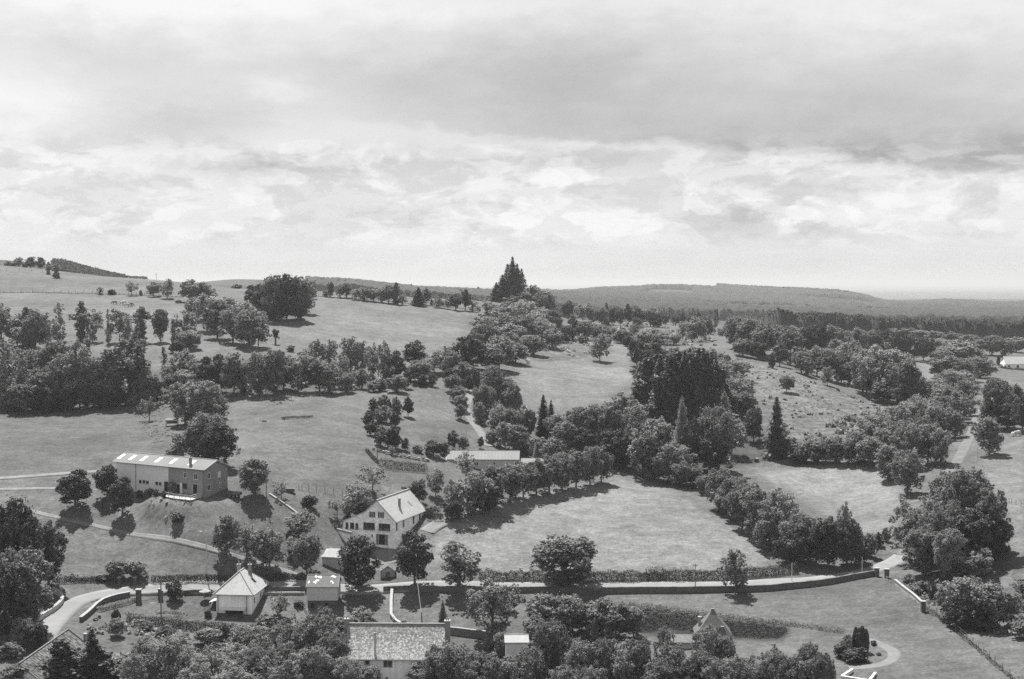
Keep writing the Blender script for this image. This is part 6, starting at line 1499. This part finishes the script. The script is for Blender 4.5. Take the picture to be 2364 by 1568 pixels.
# trailer right of the barn
p = G(539, 1148); e = empty('farm_trailer', p, math.radians(-28)); tag(e, 'flat farm trailer parked right of the barn gable', 'trailer')
MB().box(-1.7, 1.7, -.85, .85, .62, .72).build('load_bed', M_PAVE, e)
for nm, bx in (('side_board', (-1.7, 1.7, -.9, -.84, .6, 1.0)), ('side_board', (-1.7, 1.7, .84, .9, .6, 1.25)), ('tailboard', (1.7, 1.76, -.9, .9, .6, 1.0)), ('headboard', (-1.76, -1.7, -.9, .9, .6, 1.3))): MB().box(*bx).build(nm, M_SHUT, e)
for x in (-.3, .75):
    for y in (-.95, .95):
        w = MB().tube([(x, y - .1, .34), (x, y + .1, .34)], .34, 14).build('wheel', M_SHUT, e)
        MB().tube([(x, y - .11, .34), (x, y + .11, .34)], .15, 10).build('rim', M_METAL, w)
MB().bar((-1.7, 0, .6), (-2.9, 0, .4), .12).build('drawbar', M_METAL, e)
# dark bench in the orchard
p = G(669, 1136); e = empty('log_stack', p, math.radians(-4)); tag(e, 'dark stack of logs under a flat cover in the orchard', 'log stack')
lg = MB().tube([(0, -.45, 0), (0, .45, 0)], .13, 8).mesh('log', M_WOOD)
for r_ in range(3):
    for k in range(8): o = link(bpy.data.objects.new('log', lg), e); o.location = (-.95 + k * .27 + (r_ % 2) * .05, 0, .14 + r_ * .25)
MB().box(-1.2, 1.2, -.55, .55, .8, .84).build('cover', M_SHUT, e)
# picnic shelter at the meadow gap
p = G(398, 983); e = empty('field_shelter', p, math.radians(6)); tag(e, 'dark open field shelter under the tall trees', 'shelter')
MB().slab([(-1.9, -1, 1.75), (1.7, -1, 1.75), (1.7, 1, 2.05), (-1.9, 1, 2.05)], .1).build('roof', M_WOOD, e)
for x in (-1.7, 1.5):
    for y in (-.85, .85): MB().box(x - .06, x + .06, y - .06, y + .06, -.3, 1.72).build('post', M_WOOD, e)
MB().box(-1.6, 1.4, .7, .76, .5, 1.4).build('back_board', M_WOOD, e)
# white bench, white trough
for u, v, w_, lab, nm, ct in [(932, 1127, 1.3, 'small white trough in the grass above the farmhouse roof', 'water_trough', 'trough'), (610, 974, 1.3, 'pale trough in the centre meadow', 'water_trough', 'trough'), (1021, 1164, 1.6, 'pale stone slab behind the farmhouse', 'stone_slab', 'stone')]:
    p = G(u, v); e = empty(nm, p, .05); tag(e, lab, ct)
    MB().box(-w_ / 2, w_ / 2, -.3, -.22, 0, .45).box(-w_ / 2, w_ / 2, .22, .3, 0, .45).box(-w_ / 2, -w_ / 2 + .08, -.22, .22, 0, .45).box(w_ / 2 - .08, w_ / 2, -.22, .22, 0, .45).build('basin', M_CAP, e)
    MB().box(-w_ / 2 + .08, w_ / 2 - .08, -.22, .22, .05, .3).build('filling', M_PAVE, e)
# pollard stump tree in the left centre
p = G(636, 795); e = empty('pollard_tree', p); tag(e, 'small dark pollarded tree standing alone on the slope', 'tree')
MB().tube([(0, 0, -.3), (.1, 0, 2.2), (0, 0, 3.6)], [.4, .3, .35], 7).tube([(0, 0, 2.6), (-1.3, 0, 3.2)], [.15, .05], 5).tube([(0, 0, 2.6), (1.2, .3, 2.3)], [.15, .05], 5).build('trunk', BARK, e)
rs = RS(3); C = np.array([(0, 0, 4.0), (-.7, 0, 4.8), (.8, 0, 4.7), (0, .2, 3.0), (-.3, 0, 5.2), (1.2, .2, 2.4), (-1.4, 0, 3.3)]); R_ = np.array([.9, .6, .6, .8, .5, .35, .35])
Pq, Nq = leaves_on_lobes(C, R_, 2500, .25, rs); V, Fq = quads_from(Pq, Nq, .3, rs); link(bpy.data.objects.new('crown', raw_mesh('crown', V, Fq, MATS['leaf_dark'])), e)

# grazing cattle
def cow_mesh(name, m):
    vs = [(0, 0, 1.05), (.55, 0, 1.05), (-.55, 0, 1.1), (-.95, 0, 1.1), (-1.2, 0, .85), (-1.45, 0, .35),
          (.62, .2, .6), (.64, .2, .0), (.62, -.2, .6), (.64, -.2, .0), (-.6, .2, .6), (-.6, .2, .0), (-.6, -.2, .6), (-.62, -.2, .0), (.85, 0, 1.1), (.95, 0, .5), (-1.65, 0, .22)]
    es = [(0, 1), (0, 2), (2, 3), (3, 4), (4, 5), (5, 16), (1, 6), (6, 7), (1, 8), (8, 9), (2, 10), (10, 11), (2, 12), (12, 13), (1, 14), (14, 15)]
    rr = [.38, .36, .36, .25, .17, .16, .13, .06, .13, .06, .12, .06, .12, .06, .08, .03, .1]
    me = bpy.data.meshes.new(name); me.from_pydata(vs, es, []); o = bpy.data.objects.new(name, me); COL.objects.link(o)
    md = o.modifiers.new('skin', 'SKIN'); sv = me.skin_vertices[0].data
    for i, r in enumerate(rr): sv[i].radius = (r, r)
    sv[0].use_root = True; sb = o.modifiers.new('sub', 'SUBSURF'); sb.levels = 1
    dg = bpy.context.evaluated_depsgraph_get(); out = bpy.data.meshes.new_from_object(o.evaluated_get(dg)); bpy.data.objects.remove(o)
    out.materials.clear(); out.materials.append(m); 
    for p in out.polygons: p.use_smooth = True
    return out
CW = cow_mesh('body', mat('cow_pale', .45, .8, .1, 3)); CB = cow_mesh('body', mat('cow_dark', .07, .8, .2, 3))
def cow(u, v, me, rz, label, ymax=None, sc=1.15):
    p = G(u, v, ymax); e = empty('cow', p, rz, (sc, sc, sc)); tag(e, label, 'cow', 'grazing cattle'); link(bpy.data.objects.new('body', me), e)
    h = MB().tube([(-1.3, -.12, .62), (-1.36, -.3, .72)], [.03, .012], 5).tube([(-1.3, .12, .62), (-1.36, .3, .72)], [.03, .012], 5).build('horn', M_CAP, e)
cow(265, 703, CB, .5, 'small dark cow, leftmost on the left hill pasture')
cow(288, 705, CW, 0, 'white cow in the middle on the left hill pasture', sc=1.5)
cow(301, 708, CB, 2.9, 'brownish cow, rightmost on the left hill pasture', sc=1.3); cow(292, 709, CW, 3.4, 'pale cow just below the white one on the left hill', sc=1.3)
cow(1219, 845, CW, 1.2, 'white cow alone at the left of the middle field', sc=1.25)
cow(2350, 1007, CW, .3, 'white cow in the field at the right edge', sc=1.2); cow(2338, 1007, CW, .9, 'smaller pale cow beside the white one at the right edge', sc=.9)

# antenna mast and cross tree on the skyline
for u, v, h_, lab in [(221, 628, 6, 'tiny mast on the wooded left skyline'), (361, 649, 4.5, 'thin lattice mast on the left skyline')]:
    d = ray(u, v); y = 840; x = d.x / d.y * y; z = gz(x, y); e = empty('mast', (x, y, z)); tag(e, lab, 'mast')
    MB().tube([(0, 0, -1), (0, 0, h_)], [.12, .08], 6).build('shaft', M_METAL, e); MB().bar((-1.0, 0, h_ * .85), (1.0, 0, h_ * .85), .12).bar((-.7, 0, h_ * .6), (.7, 0, h_ * .6), .1).build('cross_arm', M_METAL, e)

# ------------------------------------------------------------------ the air
def haze():
    zmin = float(TCO[:, 2].min()) - 1.5
    X = 60000; 
    b = MB().box(-X, X, -80, 47000, zmin, 75)
    m = bpy.data.materials.new('haze'); m.use_nodes = True; m.node_tree.nodes.clear(); t = NT(m.node_tree)
    v = t.node('ShaderNodeVolumePrincipled'); v.inputs['Color'].default_value = (.62, .62, .62, 1); v.inputs['Density'].default_value = 9e-5; v.inputs['Anisotropy'].default_value = 0.2
    o = t.node('ShaderNodeOutputMaterial'); t.l.new(v.outputs[0], o.inputs['Volume'])
    ob = b.build('haze', m); tag(ob, 'thin summer haze over the valley', kind='stuff')
haze()
print('things', sum(1 for o in COL.objects if o.parent is None), 'all', len(COL.objects), 'tris', sum(len(m.loops) - 2 * len(m.polygons) for m in bpy.data.meshes))
